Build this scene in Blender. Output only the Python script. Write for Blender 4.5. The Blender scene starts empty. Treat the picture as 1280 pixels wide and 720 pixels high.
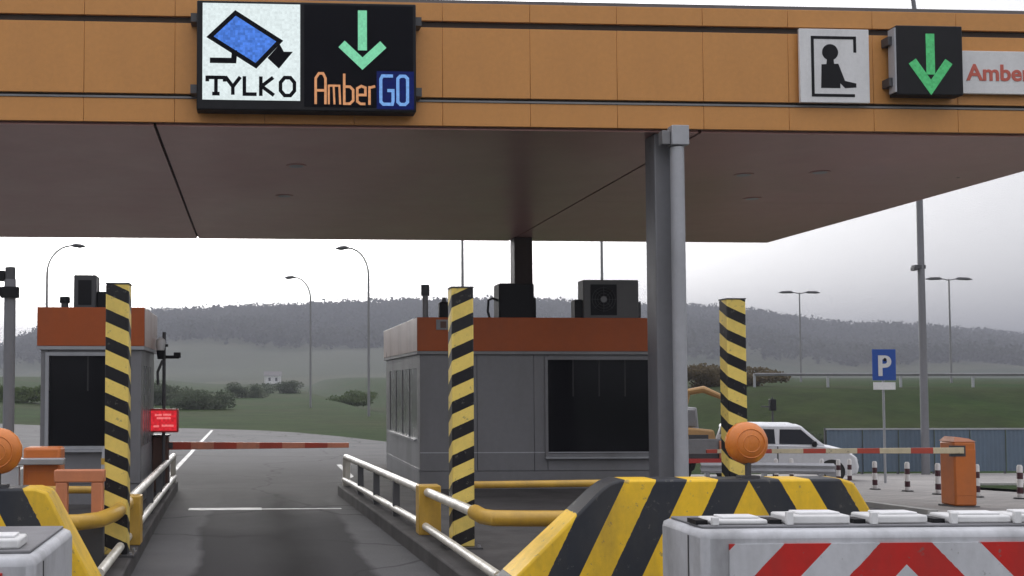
import bpy, bmesh, math, random
import numpy as np
from mathutils import Vector, Matrix
R = math.radians
random.seed(7); rng = np.random.default_rng(7)
S = bpy.context.scene
COL = S.collection

# ------------------------------------------------------------------ camera
cam = bpy.data.cameras.new('camera'); co = bpy.data.objects.new('camera', cam); COL.objects.link(co)
cam.sensor_fit = 'HORIZONTAL'; cam.sensor_width = 36; cam.lens = 1400 / 1280 * 36
cam.shift_x = 0.1906; cam.shift_y = 0.0477; cam.clip_end = 9000; cam.clip_start = .05
co.location = (0, 0, 1.9); co.rotation_euler = (R(92.5), 0, R(-3.2))
S.camera = co
# ------------------------------------------------------------------ sky, sun, exposure
CLOUD = (.34, 1.75)               # cloud brightness at the horizon and at the zenith
SUN_EL, SUN_AZ = 21, -6          # degrees; azimuth from +Y towards +X
w = bpy.data.worlds.new('World'); S.world = w; w.use_nodes = True
nt = w.node_tree; nt.nodes.clear()
sky = nt.nodes.new('ShaderNodeTexSky'); sky.sky_type = 'NISHITA'; sky.sun_disc = False
sky.sun_elevation = R(SUN_EL); sky.sun_rotation = R(SUN_AZ)
sky.air_density = 1.0; sky.dust_density = 5.0; sky.ozone_density = 1.0; sky.altitude = 100
hs = nt.nodes.new('ShaderNodeHueSaturation'); hs.inputs['Saturation'].default_value = .10
bg = nt.nodes.new('ShaderNodeBackground'); bg.inputs['Strength'].default_value = .112
ow = nt.nodes.new('ShaderNodeOutputWorld')
# overcast: cloud layer brighter towards the zenith, laid over the clear-sky glow round the veiled sun
tc = nt.nodes.new('ShaderNodeTexCoord'); sz = nt.nodes.new('ShaderNodeSeparateXYZ'); nt.links.new(tc.outputs['Generated'], sz.inputs[0])
mr = nt.nodes.new('ShaderNodeMapRange'); mr.inputs[1].default_value = 0; mr.inputs[2].default_value = 1; mr.inputs[3].default_value = CLOUD[0]; mr.inputs[4].default_value = CLOUD[1]
pw = nt.nodes.new('ShaderNodeMath'); pw.operation = 'POWER'; pw.inputs[1].default_value = 1.7
mx = nt.nodes.new('ShaderNodeMath'); mx.operation = 'MAXIMUM'; mx.inputs[1].default_value = 0; nt.links.new(sz.outputs[2], mx.inputs[0]); nt.links.new(mx.outputs[0], pw.inputs[0])
nt.links.new(pw.outputs[0], mr.inputs[0])
bg2 = nt.nodes.new('ShaderNodeBackground'); bg2.inputs['Color'].default_value = (.96, .955, 1.03, 1); nt.links.new(mr.outputs[0], bg2.inputs['Strength'])
ad = nt.nodes.new('ShaderNodeAddShader'); nt.links.new(bg.outputs[0], ad.inputs[0]); nt.links.new(bg2.outputs[0], ad.inputs[1])
nt.links.new(sky.outputs[0], hs.inputs['Color']); nt.links.new(hs.outputs[0], bg.inputs['Color']); nt.links.new(ad.outputs[0], ow.inputs[0])
sl = bpy.data.lights.new('sun', 'SUN'); sl.energy = .6; sl.angle = R(25); sl.color = (1, .97, .92)
so = bpy.data.objects.new('sun', sl); COL.objects.link(so)
d = Vector((math.sin(R(SUN_AZ)) * math.cos(R(SUN_EL)), math.cos(R(SUN_AZ)) * math.cos(R(SUN_EL)), math.sin(R(SUN_EL))))
so.rotation_euler = d.to_track_quat('Z', 'Y').to_euler(); so.location = (0, 0, 60)
S.view_settings.view_transform = 'Standard'; S.view_settings.look = 'None'
S.view_settings.exposure = 0.12; S.view_settings.gamma = 1; S.view_settings.use_curve_mapping = False
try:
    S.cycles.volume_bounces = 0; S.cycles.max_bounces = 6
except Exception: pass

# ------------------------------------------------------------------ materials
MATS = {}
def newmat(name):
    m = bpy.data.materials.new(name); m.use_nodes = True
    b = m.node_tree.nodes['Principled BSDF']; MATS[name] = m
    return m, m.node_tree, b
def nd(t, typ, **k):
    n = t.nodes.new(typ)
    for a, v in k.items(): setattr(n, a, v)
    return n
def mth(t, op, a, b=None):
    n = nd(t, 'ShaderNodeMath', operation=op)
    for i, v in enumerate((a, b)):
        if v is None: continue
        if isinstance(v, (int, float)): n.inputs[i].default_value = v
        else: t.links.new(v, n.inputs[i])
    return n.outputs[0]
def mixc(t, fac, a, b, typ='MIX'):
    n = nd(t, 'ShaderNodeMix', data_type='RGBA', blend_type=typ)
    for s, v in ((n.inputs[0], fac), (n.inputs[6], a), (n.inputs[7], b)):
        if isinstance(v, (int, float)): s.default_value = v
        elif isinstance(v, tuple): s.default_value = (*v, 1) if len(v) == 3 else v
        else: t.links.new(v, s)
    return n.outputs[2]
def coords(t, kind='Object'):
    return nd(t, 'ShaderNodeTexCoord').outputs[kind]
def noise(t, vec, scale, detail=4, rough=.6):
    n = nd(t, 'ShaderNodeTexNoise'); n.inputs['Scale'].default_value = scale; n.inputs['Detail'].default_value = detail
    n.inputs['Roughness'].default_value = rough; t.links.new(vec, n.inputs['Vector']); return n.outputs['Fac']
def ramp(t, fac, lo, hi, c0=(0, 0, 0), c1=(1, 1, 1)):
    n = nd(t, 'ShaderNodeValToRGB'); n.color_ramp.elements[0].position = lo; n.color_ramp.elements[1].position = hi
    n.color_ramp.elements[0].color = (*c0, 1); n.color_ramp.elements[1].color = (*c1, 1)
    t.links.new(fac, n.inputs[0]); return n.outputs[0]
def bumpn(t, b, h, strength, dist=.01):
    n = nd(t, 'ShaderNodeBump'); n.inputs['Strength'].default_value = strength; n.inputs['Distance'].default_value = dist
    t.links.new(h, n.inputs['Height']); t.links.new(n.outputs[0], b.inputs['Normal'])
def finish(t, b, col, rough, metal=0, spec=.5, dirt=.35, dscale=1.3, bump=.1, bscale=60, dirtcol=(.07, .065, .055)):
    """dirt streaks + slight roughness break-up over a colour socket/tuple"""
    v = coords(t)
    mp = nd(t, 'ShaderNodeMapping'); mp.inputs['Scale'].default_value = (1, 1, .35); t.links.new(v, mp.inputs[0])
    n1 = noise(t, mp.outputs[0], dscale, 6, .65)
    f = mth(t, 'MULTIPLY', ramp(t, n1, .42, .75), dirt)
    c = mixc(t, f, col, dirtcol)
    n2 = noise(t, v, dscale * 9, 3)
    c = mixc(t, .22, c, ramp(t, n2, .25, .8, (.55, .55, .55), (1, 1, 1)), 'MULTIPLY')
    t.links.new(c, b.inputs['Base Color'])
    t.links.new(mth(t, 'ADD', mth(t, 'MULTIPLY', n1, .3), rough - .15), b.inputs['Roughness'])
    b.inputs['Metallic'].default_value = metal; b.inputs['Specular IOR Level'].default_value = spec
    if bump: bumpn(t, b, noise(t, v, bscale, 3), bump, .004)
def mat(name, col, rough=.5, metal=0, **k):
    if name in MATS: return MATS[name]
    m, t, b = newmat(name); finish(t, b, col, rough, metal, **k); return m
def leafmat(name, ca, cb, s1, s2):
    m, t, b = newmat(name); v = coords(t)
    c = mixc(t, ramp(t, noise(t, v, s1, 5), .35, .65), ca, cb); c = mixc(t, .4, c, ramp(t, noise(t, v, s2, 3), .3, .7, (.6, .6, .6), (1.15, 1.15, 1.15)), 'MULTIPLY')
    df = nd(t, 'ShaderNodeBsdfDiffuse'); tr = nd(t, 'ShaderNodeBsdfTranslucent'); mx_ = nd(t, 'ShaderNodeMixShader'); mx_.inputs[0].default_value = .45
    t.links.new(c, df.inputs[0]); t.links.new(c, tr.inputs[0]); t.links.new(df.outputs[0], mx_.inputs[1]); t.links.new(tr.outputs[0], mx_.inputs[2])
    t.nodes.remove(b); t.links.new(mx_.outputs[0], t.nodes['Material Output'].inputs['Surface']); return m
def emit(name, col, strength, mott=.35, mscale=30):
    m, t, b = newmat(name); v = coords(t)
    sn = nd(t, 'ShaderNodeVectorMath', operation='SNAP'); t.links.new(v, sn.inputs[0]); sn.inputs[1].default_value = (.034, .5, .034)
    wn = nd(t, 'ShaderNodeTexWhiteNoise'); t.links.new(sn.outputs[0], wn.inputs['Vector'])
    hi_ = ramp(t, wn.outputs['Value'], .0, 1.0, tuple(c * (1 - mott) for c in col), col)
    n = mixc(t, .35, hi_, ramp(t, noise(t, v, mscale, 2), .3, .7, tuple(c * (1 - mott) for c in col), col))
    b.inputs['Base Color'].default_value = (.004, .004, .004, 1); b.inputs['Specular IOR Level'].default_value = .1; t.links.new(n, b.inputs['Emission Color'])
    b.inputs['Emission Strength'].default_value = strength; b.inputs['Roughness'].default_value = .5
    return m
def stripes(name, ca, cb, fn, period, duty=.5, rough=.45, dirt=.35):
    """fn(t, x, y, z) -> socket v; ca where frac(v/period) < duty"""
    m, t, b = newmat(name); v = coords(t)
    sx = nd(t, 'ShaderNodeSeparateXYZ'); t.links.new(v, sx.inputs[0])
    val = fn(t, *sx.outputs)
    fr = mth(t, 'FLOORED_MODULO', mth(t, 'DIVIDE', val, period), 1.0)
    wob = mth(t, 'MULTIPLY', mth(t, 'SUBTRACT', noise(t, v, 25, 3), .5), .03)
    c = mixc(t, mth(t, 'LESS_THAN', mth(t, 'ADD', fr, wob), duty), cb, ca)
    chip = mth(t, 'MULTIPLY', ramp(t, noise(t, v, 14, 5, .7), .62, .66), .55)
    c = mixc(t, chip, c, (.16, .15, .135))
    finish(t, b, c, rough, dirt=dirt, dscale=2.2, spec=.25); return m

YEL = (.70, .42, .05); BLK = (.014, .014, .017)
PALEYEL = (.90, .68, .17)
M = {}
M['fascia'] = mat('amber_metal_panel', (.66, .305, .088), .42, spec=.3, dirt=.10, dscale=1.6, bump=.03)
M['groove'] = mat('dark_groove', (.06, .045, .035), .8)
M['soffit'] = mat('brown_soffit_metal', (.54, .305, .28), .34, .6, dirt=.0, dscale=.35, bump=0, spec=.3)
M['column'] = mat('grey_painted_steel', (.185, .187, .20), .5, dirt=.3)
M['pipe'] = mat('pale_grey_pipe', (.43, .44, .465), .45, dirt=.25)
M['darkcol'] = mat('dark_brown_column', (.05, .035, .032), .6)
M['booth'] = mat('booth_grey_panel', (.185, .185, .195), .42, dirt=.35)
M['boothlt'] = mat('booth_light_frame', (.33, .34, .36), .4, dirt=.3)
M['boothor'] = mat('booth_orange_band', (.38, .085, .020), .42, spec=.25, dirt=.2)
M['roof'] = mat('roof_grey', (.16, .15, .15), .8)
M['interior'] = mat('booth_interior', (.03, .03, .032), .8)
M['black'] = mat('black_plastic', (.012, .012, .014), .55, spec=.2, dirt=.1)
M['dgrey'] = mat('dark_grey_metal', (.065, .065, .07), .5)
M['mgrey'] = mat('mid_grey_metal', (.22, .22, .225), .5)
M['galv'] = mat('galvanised_steel', (.40, .41, .43), .45, .5, dirt=.25)
M['white'] = mat('white_paint', (.72, .72, .71), .45, dirt=.3)
M['cushion'] = mat('cushion_grey_white', (.52, .53, .55), .55, dirt=.65, dscale=2.4, dirtcol=(.13, .125, .12))
M['orange'] = mat('orange_enamel', (.62, .17, .03), .42, dirt=.3)
M['palorange'] = mat('faded_orange', (.62, .23, .11), .5, dirt=.35)
M['brown'] = mat('brown_cabinet', (.10, .045, .03), .55)
M['yellow'] = mat('yellow_enamel', (.60, .36, .05), .4, dirt=.4, dscale=3)
M['rail'] = mat('worn_white_rail', (.70, .67, .58), .35, dirt=.45, dscale=4)
M['concrete'] = mat('kerb_concrete', (.085, .08, .078), .85, spec=.2, dirt=.6, dscale=1.8, bump=.3, dirtcol=(.03, .028, .026))
M['tyre'] = mat('tyre_rubber', (.02, .02, .02), .8)
M['carwhite'] = mat('car_white', (.74, .75, .77), .28, dirt=.12)
M['red'] = mat('red_enamel', (.50, .035, .03), .4)
M['blue'] = mat('sign_blue', (.012, .075, .36), .4, dirt=.1)
M['fence'] = mat('blue_grey_sheet', (.10, .145, .195), .55, dirt=.25)
M['tan'] = mat('tan_machine_paint', (.46, .26, .09), .6)
m, t, b = newmat('amber_lens'); finish(t, b, (.72, .22, .035), .3, dirt=.2, dscale=6, bump=.25, bscale=25); M['lens'] = m
m, t, b = newmat('dark_glass'); b.inputs['Base Color'].default_value = (.008, .008, .01, 1); b.inputs['Roughness'].default_value = .12; b.inputs['Specular IOR Level'].default_value = .22; M['glass'] = m
m, t, b = newmat('car_glass'); b.inputs['Base Color'].default_value = (.03, .035, .042, 1); b.inputs['Roughness'].default_value = .06; b.inputs['Specular IOR Level'].default_value = .6; M['carglass'] = m
M['e_white'] = emit('led_white', (.82, .92, .93), .95, .2, 26)
M['e_blue'] = emit('led_blue', (.09, .27, .95), .95, .55, 9)
M['e_green'] = emit('led_green', (.25, .78, .47), .85, .25, 40)
M['e_green2'] = emit('led_green_dim', (.09, .50, .19), .8, .35, 30)
M['e_orange'] = emit('led_orange', (.78, .36, .17), .85, .3, 60)
M['e_lblue'] = emit('led_light_blue', (.22, .46, .95), .85, .3, 60)
M['e_dblue'] = emit('led_dark_blue', (.003, .01, .11), .8, .3, 30)
M['e_red'] = emit('led_red', (.85, .03, .045), .9, .5, 30)
M['e_redlt'] = emit('led_red_light', (1, .22, .22), .9, .3, 60)
M['screen'] = mat('screen_black', (.004, .004, .007), .6, spec=.08, dirt=0, bump=0)
M['signwhite'] = mat('sign_white', (.80, .80, .80), .5, dirt=.18, dscale=2)
M['signred'] = mat('sign_red_print', (.60, .12, .08), .5, dirt=.1)
M['signblack'] = mat('sign_black_print', (.012, .012, .014), .6, spec=.15, dirt=.05)
M['leaf'] = leafmat('leaf_green', (.06, .09, .035), (.085, .11, .045), .3, 2)
M['leafd'] = leafmat('leaf_dark', (.075, .095, .065), (.10, .115, .078), .3, 2)
M['bark'] = mat('bark', (.06, .045, .035), .9)
M['marking'] = mat('road_paint_white', (.50, .50, .49), .6, dirt=.95, dscale=1.6, bump=.2, dirtcol=(.09, .09, .09))
# post stripes: two leanings
M['post_dn'] = stripes('post_stripes_falling', BLK, PALEYEL, lambda t, x, y, z: mth(t, 'ADD', mth(t, 'ADD', z, mth(t, 'MULTIPLY', x, .45)), mth(t, 'MULTIPLY', y, .45)), .285, .47)
M['post_up'] = stripes('post_stripes_rising', BLK, PALEYEL, lambda t, x, y, z: mth(t, 'ADD', mth(t, 'SUBTRACT', z, mth(t, 'MULTIPLY', x, .45)), mth(t, 'MULTIPLY', y, .45)), .285, .47)
M['post_dn2'] = stripes('post_stripes_falling_left', BLK, PALEYEL, lambda t, x, y, z: mth(t, 'SUBTRACT', mth(t, 'ADD', z, mth(t, 'MULTIPLY', x, .45)), mth(t, 'MULTIPLY', y, .45)), .285, .47)
NOSE_YEL = (.90, .56, .03)
M['nose'] = stripes('nose_chevrons', (.028, .032, .04), NOSE_YEL, lambda t, x, y, z: mth(t, 'ADD', mth(t, 'ABSOLUTE', x), mth(t, 'MULTIPLY', mth(t, 'SUBTRACT', z, 1.12), .54)), .52, .5, dirt=.5)
M['chev'] = stripes('red_white_chevrons', (.58, .028, .022), (.62, .63, .65), lambda t, x, y, z: mth(t, 'ADD', mth(t, 'ADD', mth(t, 'ABSOLUTE', x), mth(t, 'MULTIPLY', mth(t, 'SUBTRACT', z, .915), 1.0)), .106), .60, .49, dirt=.4)
M['arm'] = stripes('barrier_arm_bands', (.52, .09, .06), (.72, .62, .42), lambda t, x, y, z: x, .9, .42, dirt=.3)
M['arm_red'] = stripes('barrier_arm_red_bands', (.44, .065, .035), (.60, .22, .13), lambda t, x, y, z: x, .75, .5, dirt=.3)
M['boll'] = stripes('delineator_bands', (.07, .022, .028), (.74, .72, .70), lambda t, x, y, z: mth(t, 'ADD', z, -.10), .27, .45, dirt=.2)

# ------------------------------------------------------------------ mesh helpers
class MB:
    def __init__(s): s.v = []; s.f = []
    def add(s, vs, fs):
        n = len(s.v); s.v += [tuple(p) for p in vs]; s.f += [tuple(i + n for i in f) for f in fs]; return s
    def box(s, c, size, rz=0, rx=0, ry=0):
        m = Matrix.Rotation(rz, 3, 'Z') @ Matrix.Rotation(ry, 3, 'Y') @ Matrix.Rotation(rx, 3, 'X')
        vs = [Vector(c) + m @ Vector((x * size[0] / 2, y * size[1] / 2, z * size[2] / 2)) for x in (-1, 1) for y in (-1, 1) for z in (-1, 1)]
        return s.add(vs, [(0, 1, 3, 2), (4, 6, 7, 5), (0, 4, 5, 1), (2, 3, 7, 6), (0, 2, 6, 4), (1, 5, 7, 3)])
    def bb(s, x0, x1, y0, y1, z0, z1):
        return s.box(((x0 + x1) / 2, (y0 + y1) / 2, (z0 + z1) / 2), (abs(x1 - x0), abs(y1 - y0), abs(z1 - z0)))
    def hexa(s, lo, hi):      # two rings of equal length (bottom ccw, top)
        n = len(lo)
        return s.add(list(lo) + list(hi), [tuple(range(n))[::-1], tuple(range(n, 2 * n))] + [(i, (i + 1) % n, n + (i + 1) % n, n + i) for i in range(n)])
    def prism_y(s, poly, y0, y1):   # polygon in x,z extruded along y (y0 front)
        n = len(poly)
        a = sum(poly[i][0] * poly[(i + 1) % n][1] - poly[(i + 1) % n][0] * poly[i][1] for i in range(n))
        if a < 0: poly = poly[::-1]
        return s.hexa([(x, y0, z) for x, z in poly][::-1], [(x, y1, z) for x, z in poly][::-1])
    def prism_z(s, poly, z0, z1):
        n = len(poly)
        a = sum(poly[i][0] * poly[(i + 1) % n][1] - poly[(i + 1) % n][0] * poly[i][1] for i in range(n))
        if a < 0: poly = poly[::-1]
        return s.hexa([(x, y, z0) for x, y in poly], [(x, y, z1) for x, y in poly])
    def tube(s, pts, r, n=12, cap=True):
        pts = [Vector(p) for p in pts]; rs = r if isinstance(r, (list, tuple)) else [r] * len(pts)
        vs = []; up = None
        for i, p in enumerate(pts):
            tdir = ((pts[min(i + 1, len(pts) - 1)] - pts[max(i - 1, 0)])).normalized()
            if up is None: up = tdir.orthogonal().normalized()
            up = (up - tdir * up.dot(tdir)).normalized(); sd = tdir.cross(up)
            for k in range(n):
                a = 2 * math.pi * k / n; vs.append(p + (up * math.cos(a) + sd * math.sin(a)) * rs[i])
        fs = [(i * n + k, i * n + (k + 1) % n, (i + 1) * n + (k + 1) % n, (i + 1) * n + k) for i in range(len(pts) - 1) for k in range(n)]
        if cap: fs += [tuple(range(n))[::-1], tuple(range((len(pts) - 1) * n, len(pts) * n))]
        return s.add(vs, fs)
    def ribbon(s, pts, w, y0, y1, closed=False):   # stroke in x,z plane facing -y
        pts = [Vector((p[0], p[1])) for p in pts]
        if closed: pts = pts + [pts[0]]
        n = len(pts); L = []; Q = []
        for i in range(n):
            if closed: a, b_ = pts[(i - 1) % (n - 1)], pts[(i + 1) % (n - 1)] if i < n - 1 else pts[1]
            else: a, b_ = pts[max(i - 1, 0)], pts[min(i + 1, n - 1)]
            t1 = (pts[i] - a).normalized() if (pts[i] - a).length > 0 else (b_ - pts[i]).normalized()
            t2 = (b_ - pts[i]).normalized() if (b_ - pts[i]).length > 0 else t1
            n1 = Vector((-t1.y, t1.x)); n2 = Vector((-t2.y, t2.x)); mm = (n1 + n2)
            mm = mm / max(mm.length_squared, .5) * 2 * (w / 2)
            L.append(pts[i] + mm); Q.append(pts[i] - mm)
        for i in range(n - 1):
            s.prism_y([(Q[i].x, Q[i].y), (Q[i + 1].x, Q[i + 1].y), (L[i + 1].x, L[i + 1].y), (L[i].x, L[i].y)], y0, y1)
        return s
    def build(s, name, material, parent=None, loc=None, rz=0, bev=0, smooth=True):
        me = bpy.data.meshes.new(name); me.from_pydata(s.v, [], s.f); me.validate()
        bm = bmesh.new(); bm.from_mesh(me); bmesh.ops.recalc_face_normals(bm, faces=bm.faces); bm.to_mesh(me); bm.free()
        me.materials.append(M[material] if isinstance(material, str) else material)
        if smooth: me.shade_smooth(); me.set_sharp_from_angle(angle=R(35))
        return put(name, me, parent, loc, rz, bev)
def put(name, me, parent=None, loc=None, rz=0, bev=0):
    o = bpy.data.objects.new(name, me); COL.objects.link(o)
    if parent: o.parent = parent
    if loc: o.location = loc
    o.rotation_euler.z = rz
    if bev:
        md = o.modifiers.new('bevel', 'BEVEL'); md.width = bev; md.segments = 2; md.limit_method = 'ANGLE'; md.angle_limit = R(40)
    return o
def tag(o, label, cat, group=None):
    o['label'] = label; o['category'] = cat
    if group: o['group'] = group
    return o
def thing(name, label, cat, loc=(0, 0, 0), rz=0, group=None):
    o = bpy.data.objects.new(name, None); COL.objects.link(o); o.location = loc; o.rotation_euler.z = rz; o.empty_display_size = .2
    return tag(o, label, cat, group)
def struct(o): o['kind'] = 'structure'; return o
def copy_tree(o, parent=None):
    c = o.copy(); COL.objects.link(c); c.parent = parent
    for ch in list(o.children): copy_tree(ch, c)
    return c
def B(x0, x1, y0, y1, z0, z1): return MB().bb(x0, x1, y0, y1, z0, z1)
def disc_pts(cx, cz, r, n=24): return [(cx + r * math.cos(2 * math.pi * k / n), cz + r * math.sin(2 * math.pi * k / n)) for k in range(n)]
def text_mesh(body, size, name, material, parent, loc, bold=0.0, yrot=0, width=None):
    cu = bpy.data.curves.new('txt', 'FONT'); cu.body = body; cu.size = size; cu.offset = bold; cu.extrude = .004; cu.resolution_u = 4
    tmp = bpy.data.objects.new('txt', cu); COL.objects.link(tmp)
    dg = bpy.context.evaluated_depsgraph_get(); me = bpy.data.meshes.new_from_object(tmp.evaluated_get(dg))
    bpy.data.objects.remove(tmp)
    me.transform(Matrix.Rotation(R(90), 4, 'X'))
    if width:
        xs = [v.co.x for v in me.vertices]; k = width / (max(xs) - min(xs)); me.transform(Matrix.Diagonal((k, 1, 1, 1)))
    me.materials.clear(); me.materials.append(M[material])
    return put(name, me, parent, loc)
def sstep(a, b_, x): x = np.clip((np.asarray(x, float) - a) / (b_ - a), 0, 1); return x * x * (3 - 2 * x)

# ------------------------------------------------------------------ ground
def g(X, Y):
    X = np.asarray(X, float); Y = np.asarray(Y, float)
    fx = sstep(7, 12, X)
    z = -.05 * np.clip(Y - 16, 0, 21) * fx
    z = z + sstep(38, 58, Y) * sstep(15, 26, X) * 2.85
    z = z + np.clip(Y - 52, 0, 260) * .0095
    z = z + sstep(8, 40, -X) * sstep(30, 70, Y) * 2.0
    return z
def gz(x, y): return float(g(x, y))
xs = np.array(sorted(set([-2400, -1600, -1000, -600, -400, -280, -200, -150, -110, -80, -60, -50] + list(range(-40, 71)) + [75, 82, 92, 110, 140, 190, 260, 360, 500, 700, 1000, 1600, 2400])), float)
ys = np.array(sorted(set([-400, -150, -60] + list(range(-30, 76)) + [80, 88, 100, 120, 150, 190, 240, 300, 380, 500, 800, 1300, 1850])), float)
def sheet(name, material, off, xsel, ysel, mask=None):
    X, Y = np.meshgrid(xsel, ysel, indexing='ij'); Z = g(X, Y) + off
    nx, ny = X.shape; v = np.stack([X, Y, Z], -1).reshape(-1, 3)
    f = []
    for i in range(nx - 1):
        for j in range(ny - 1):
            if mask is None or mask((xsel[i] + xsel[i + 1]) / 2, (ysel[j] + ysel[j + 1]) / 2):
                a = i * ny + j; f.append((a, a + ny, a + ny + 1, a + 1))
    me = bpy.data.meshes.new(name); me.from_pydata(v.tolist(), [], f); me.materials.append(material); me.shade_smooth()
    return put(name, me)
# grass
m, t, b = newmat('grass'); v = coords(t)
n1 = noise(t, v, .05, 6); n2 = noise(t, v, 1.8, 6, .7)
c = mixc(t, ramp(t, n1, .4, .65), (.020, .044, .009), (.034, .042, .016))
c = mixc(t, .7, c, ramp(t, noise(t, v, .35, 5, .65), .32, .68, (.6, .62, .55), (1.35, 1.3, 1.25)), 'MULTIPLY')
c = mixc(t, .6, c, ramp(t, n2, .25, .75, (.45, .45, .45), (1.15, 1.15, 1.1)), 'MULTIPLY')
t.links.new(c, b.inputs['Base Color']); b.inputs['Roughness'].default_value = .95; b.inputs['Specular IOR Level'].default_value = .05
bumpn(t, b, n2, .8, .1); M['grass'] = m
struct(sheet('ground', m, -.04, xs, ys))
# asphalt
m, t, b = newmat('asphalt'); v = coords(t)
sx = nd(t, 'ShaderNodeSeparateXYZ'); t.links.new(v, sx.inputs[0])
n1 = noise(t, v, .55, 6, .6); n2 = noise(t, v, 45, 4, .75)
c = ramp(t, n1, .3, .72, (.082, .081, .083), (.14, .138, .139))
c = mixc(t, .5, c, ramp(t, n2, .3, .72, (.55, .55, .55), (1.2, 1.2, 1.2)), 'MULTIPLY')
# dark rubber and oil band down the middle of the lane, and lane-wide shade painted in with rubber deposits
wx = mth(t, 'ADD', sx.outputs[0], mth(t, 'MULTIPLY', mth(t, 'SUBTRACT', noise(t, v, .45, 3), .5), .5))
oil = ramp(t, mth(t, 'ABSOLUTE', mth(t, 'SUBTRACT', wx, .42)), .05, .46, (1, 1, 1), (0, 0, 0))
oily = ramp(t, mth(t, 'ABSOLUTE', mth(t, 'DIVIDE', mth(t, 'SUBTRACT', sx.outputs[1], 12.), 8.6)), .78, 1.0, (1, 1, 1), (0, 0, 0))
of = mth(t, 'MULTIPLY', mth(t, 'MULTIPLY', oil, oily), .93)
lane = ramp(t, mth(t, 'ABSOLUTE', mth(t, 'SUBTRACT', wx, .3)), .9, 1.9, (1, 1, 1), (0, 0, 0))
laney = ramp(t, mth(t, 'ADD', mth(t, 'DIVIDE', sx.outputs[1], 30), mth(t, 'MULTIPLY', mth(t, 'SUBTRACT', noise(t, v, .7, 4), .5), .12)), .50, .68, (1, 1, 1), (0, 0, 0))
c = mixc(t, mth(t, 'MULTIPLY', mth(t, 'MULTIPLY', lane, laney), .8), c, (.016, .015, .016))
edge = mth(t, 'MULTIPLY', ramp(t, mth(t, 'ABSOLUTE', mth(t, 'SUBTRACT', wx, .3)), 1.05, 1.6), laney)
c = mixc(t, mth(t, 'MULTIPLY', edge, .6), c, (.022, .02, .018))  # kerb-side grit, with contact shadow painted into the same darkening
vc = nd(t, 'ShaderNodeTexVoronoi', feature='DISTANCE_TO_EDGE'); vc.inputs['Scale'].default_value = .28
wv = nd(t, 'ShaderNodeVectorMath', operation='ADD'); nz = nd(t, 'ShaderNodeTexNoise'); nz.inputs['Scale'].default_value = .9; t.links.new(v, nz.inputs['Vector'])
t.links.new(v, wv.inputs[0]); t.links.new(nz.outputs['Color'], wv.inputs[1]); t.links.new(wv.outputs[0], vc.inputs['Vector'])
c = mixc(t, mth(t, 'MULTIPLY', ramp(t, vc.outputs['Distance'], .004, .012, (1, 1, 1), (0, 0, 0)), .55), c, (.02, .02, .02))
c = mixc(t, of, c, (.010, .0095, .010))
t.links.new(c, b.inputs['Base Color'])
t.links.new(mth(t, 'ADD', mth(t, 'MULTIPLY', n1, .25), .7), b.inputs['Roughness']); b.inputs['Specular IOR Level'].default_value = .1
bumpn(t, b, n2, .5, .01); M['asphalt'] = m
rx = xs[(xs >= -22) & (xs <= 13)]; ry = ys[(ys >= -30) & (ys <= 36)]
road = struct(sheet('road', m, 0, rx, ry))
RE = ([36, 38, 42.4, 45.5, 47.8, 50, 52, 54.5, 57], [5.2, 4.5, 3.1, 1.8, .4, -2.2, -5.5, -12, -21])   # the road bends away to the left
vv = []; nyr = 43; nc = 13
for y in np.linspace(36, 57, nyr):
    xr = np.interp(y, *RE)
    for k in range(nc): x = -22 + (xr + 22) * k / (nc - 1); vv.append((x, y, gz(x, y) + (.001 if y > 36 else 0)))
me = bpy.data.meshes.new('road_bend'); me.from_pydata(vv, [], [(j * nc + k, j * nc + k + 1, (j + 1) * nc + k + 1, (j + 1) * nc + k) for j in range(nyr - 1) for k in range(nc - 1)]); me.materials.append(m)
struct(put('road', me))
# pale parking paving on the right, with block joints
m, t, b = newmat('pale_paving'); v = coords(t)
br = nd(t, 'ShaderNodeTexBrick'); br.inputs['Scale'].default_value = 1; br.inputs['Brick Width'].default_value = .4; br.inputs['Row Height'].default_value = .2; br.inputs['Mortar Size'].default_value = .012
br.inputs['Color1'].default_value = (.30, .28, .265, 1); br.inputs['Color2'].default_value = (.23, .22, .21, 1); br.inputs['Mortar'].default_value = (.12, .115, .11, 1)
t.links.new(v, br.inputs['Vector'])
c = mixc(t, .6, br.outputs[0], ramp(t, noise(t, v, .6, 6), .3, .7, (.6, .6, .6), (1.1, 1.1, 1.1)), 'MULTIPLY')
t.links.new(c, b.inputs['Base Color']); b.inputs['Roughness'].default_value = .85
px_ = xs[(xs >= 10) & (xs <= 40)]; py_ = ys[(ys >= 16) & (ys <= 36)]
struct(sheet('pavement', m, .004, px_, py_))
vx = xs[(xs >= 16) & (xs <= 34)]; vy = ys[(ys >= 22) & (ys <= 25)]
struct(sheet('verge', M['grass'], .06, vx, vy))
def kerb_line(pts, w_=.14, h=.11):
    mb = MB()
    for (x0, y0), (x1, y1) in zip(pts[:-1], pts[1:]):
        dv = Vector((x1 - x0, y1 - y0)); nn = Vector((-dv.y, dv.x)).normalized() * w_ / 2
        q = [(x0 - nn.x, y0 - nn.y), (x1 - nn.x, y1 - nn.y), (x1 + nn.x, y1 + nn.y), (x0 + nn.x, y0 + nn.y)]
        mb.hexa([(x, y, gz(x, y) - .1) for x, y in q], [(x, y, gz(x, y) + h) for x, y in q])
    return mb
M['palekerb'] = mat('pale_kerb_concrete', (.42, .41, .39), .8, dirt=.4)
def seg(x0, x1, y): return [(x, y) for x in np.arange(x0, x1 + .1, 1.0)]
struct(kerb_line(seg(16, 34, 25.07)).build('kerb', 'palekerb'))
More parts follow.
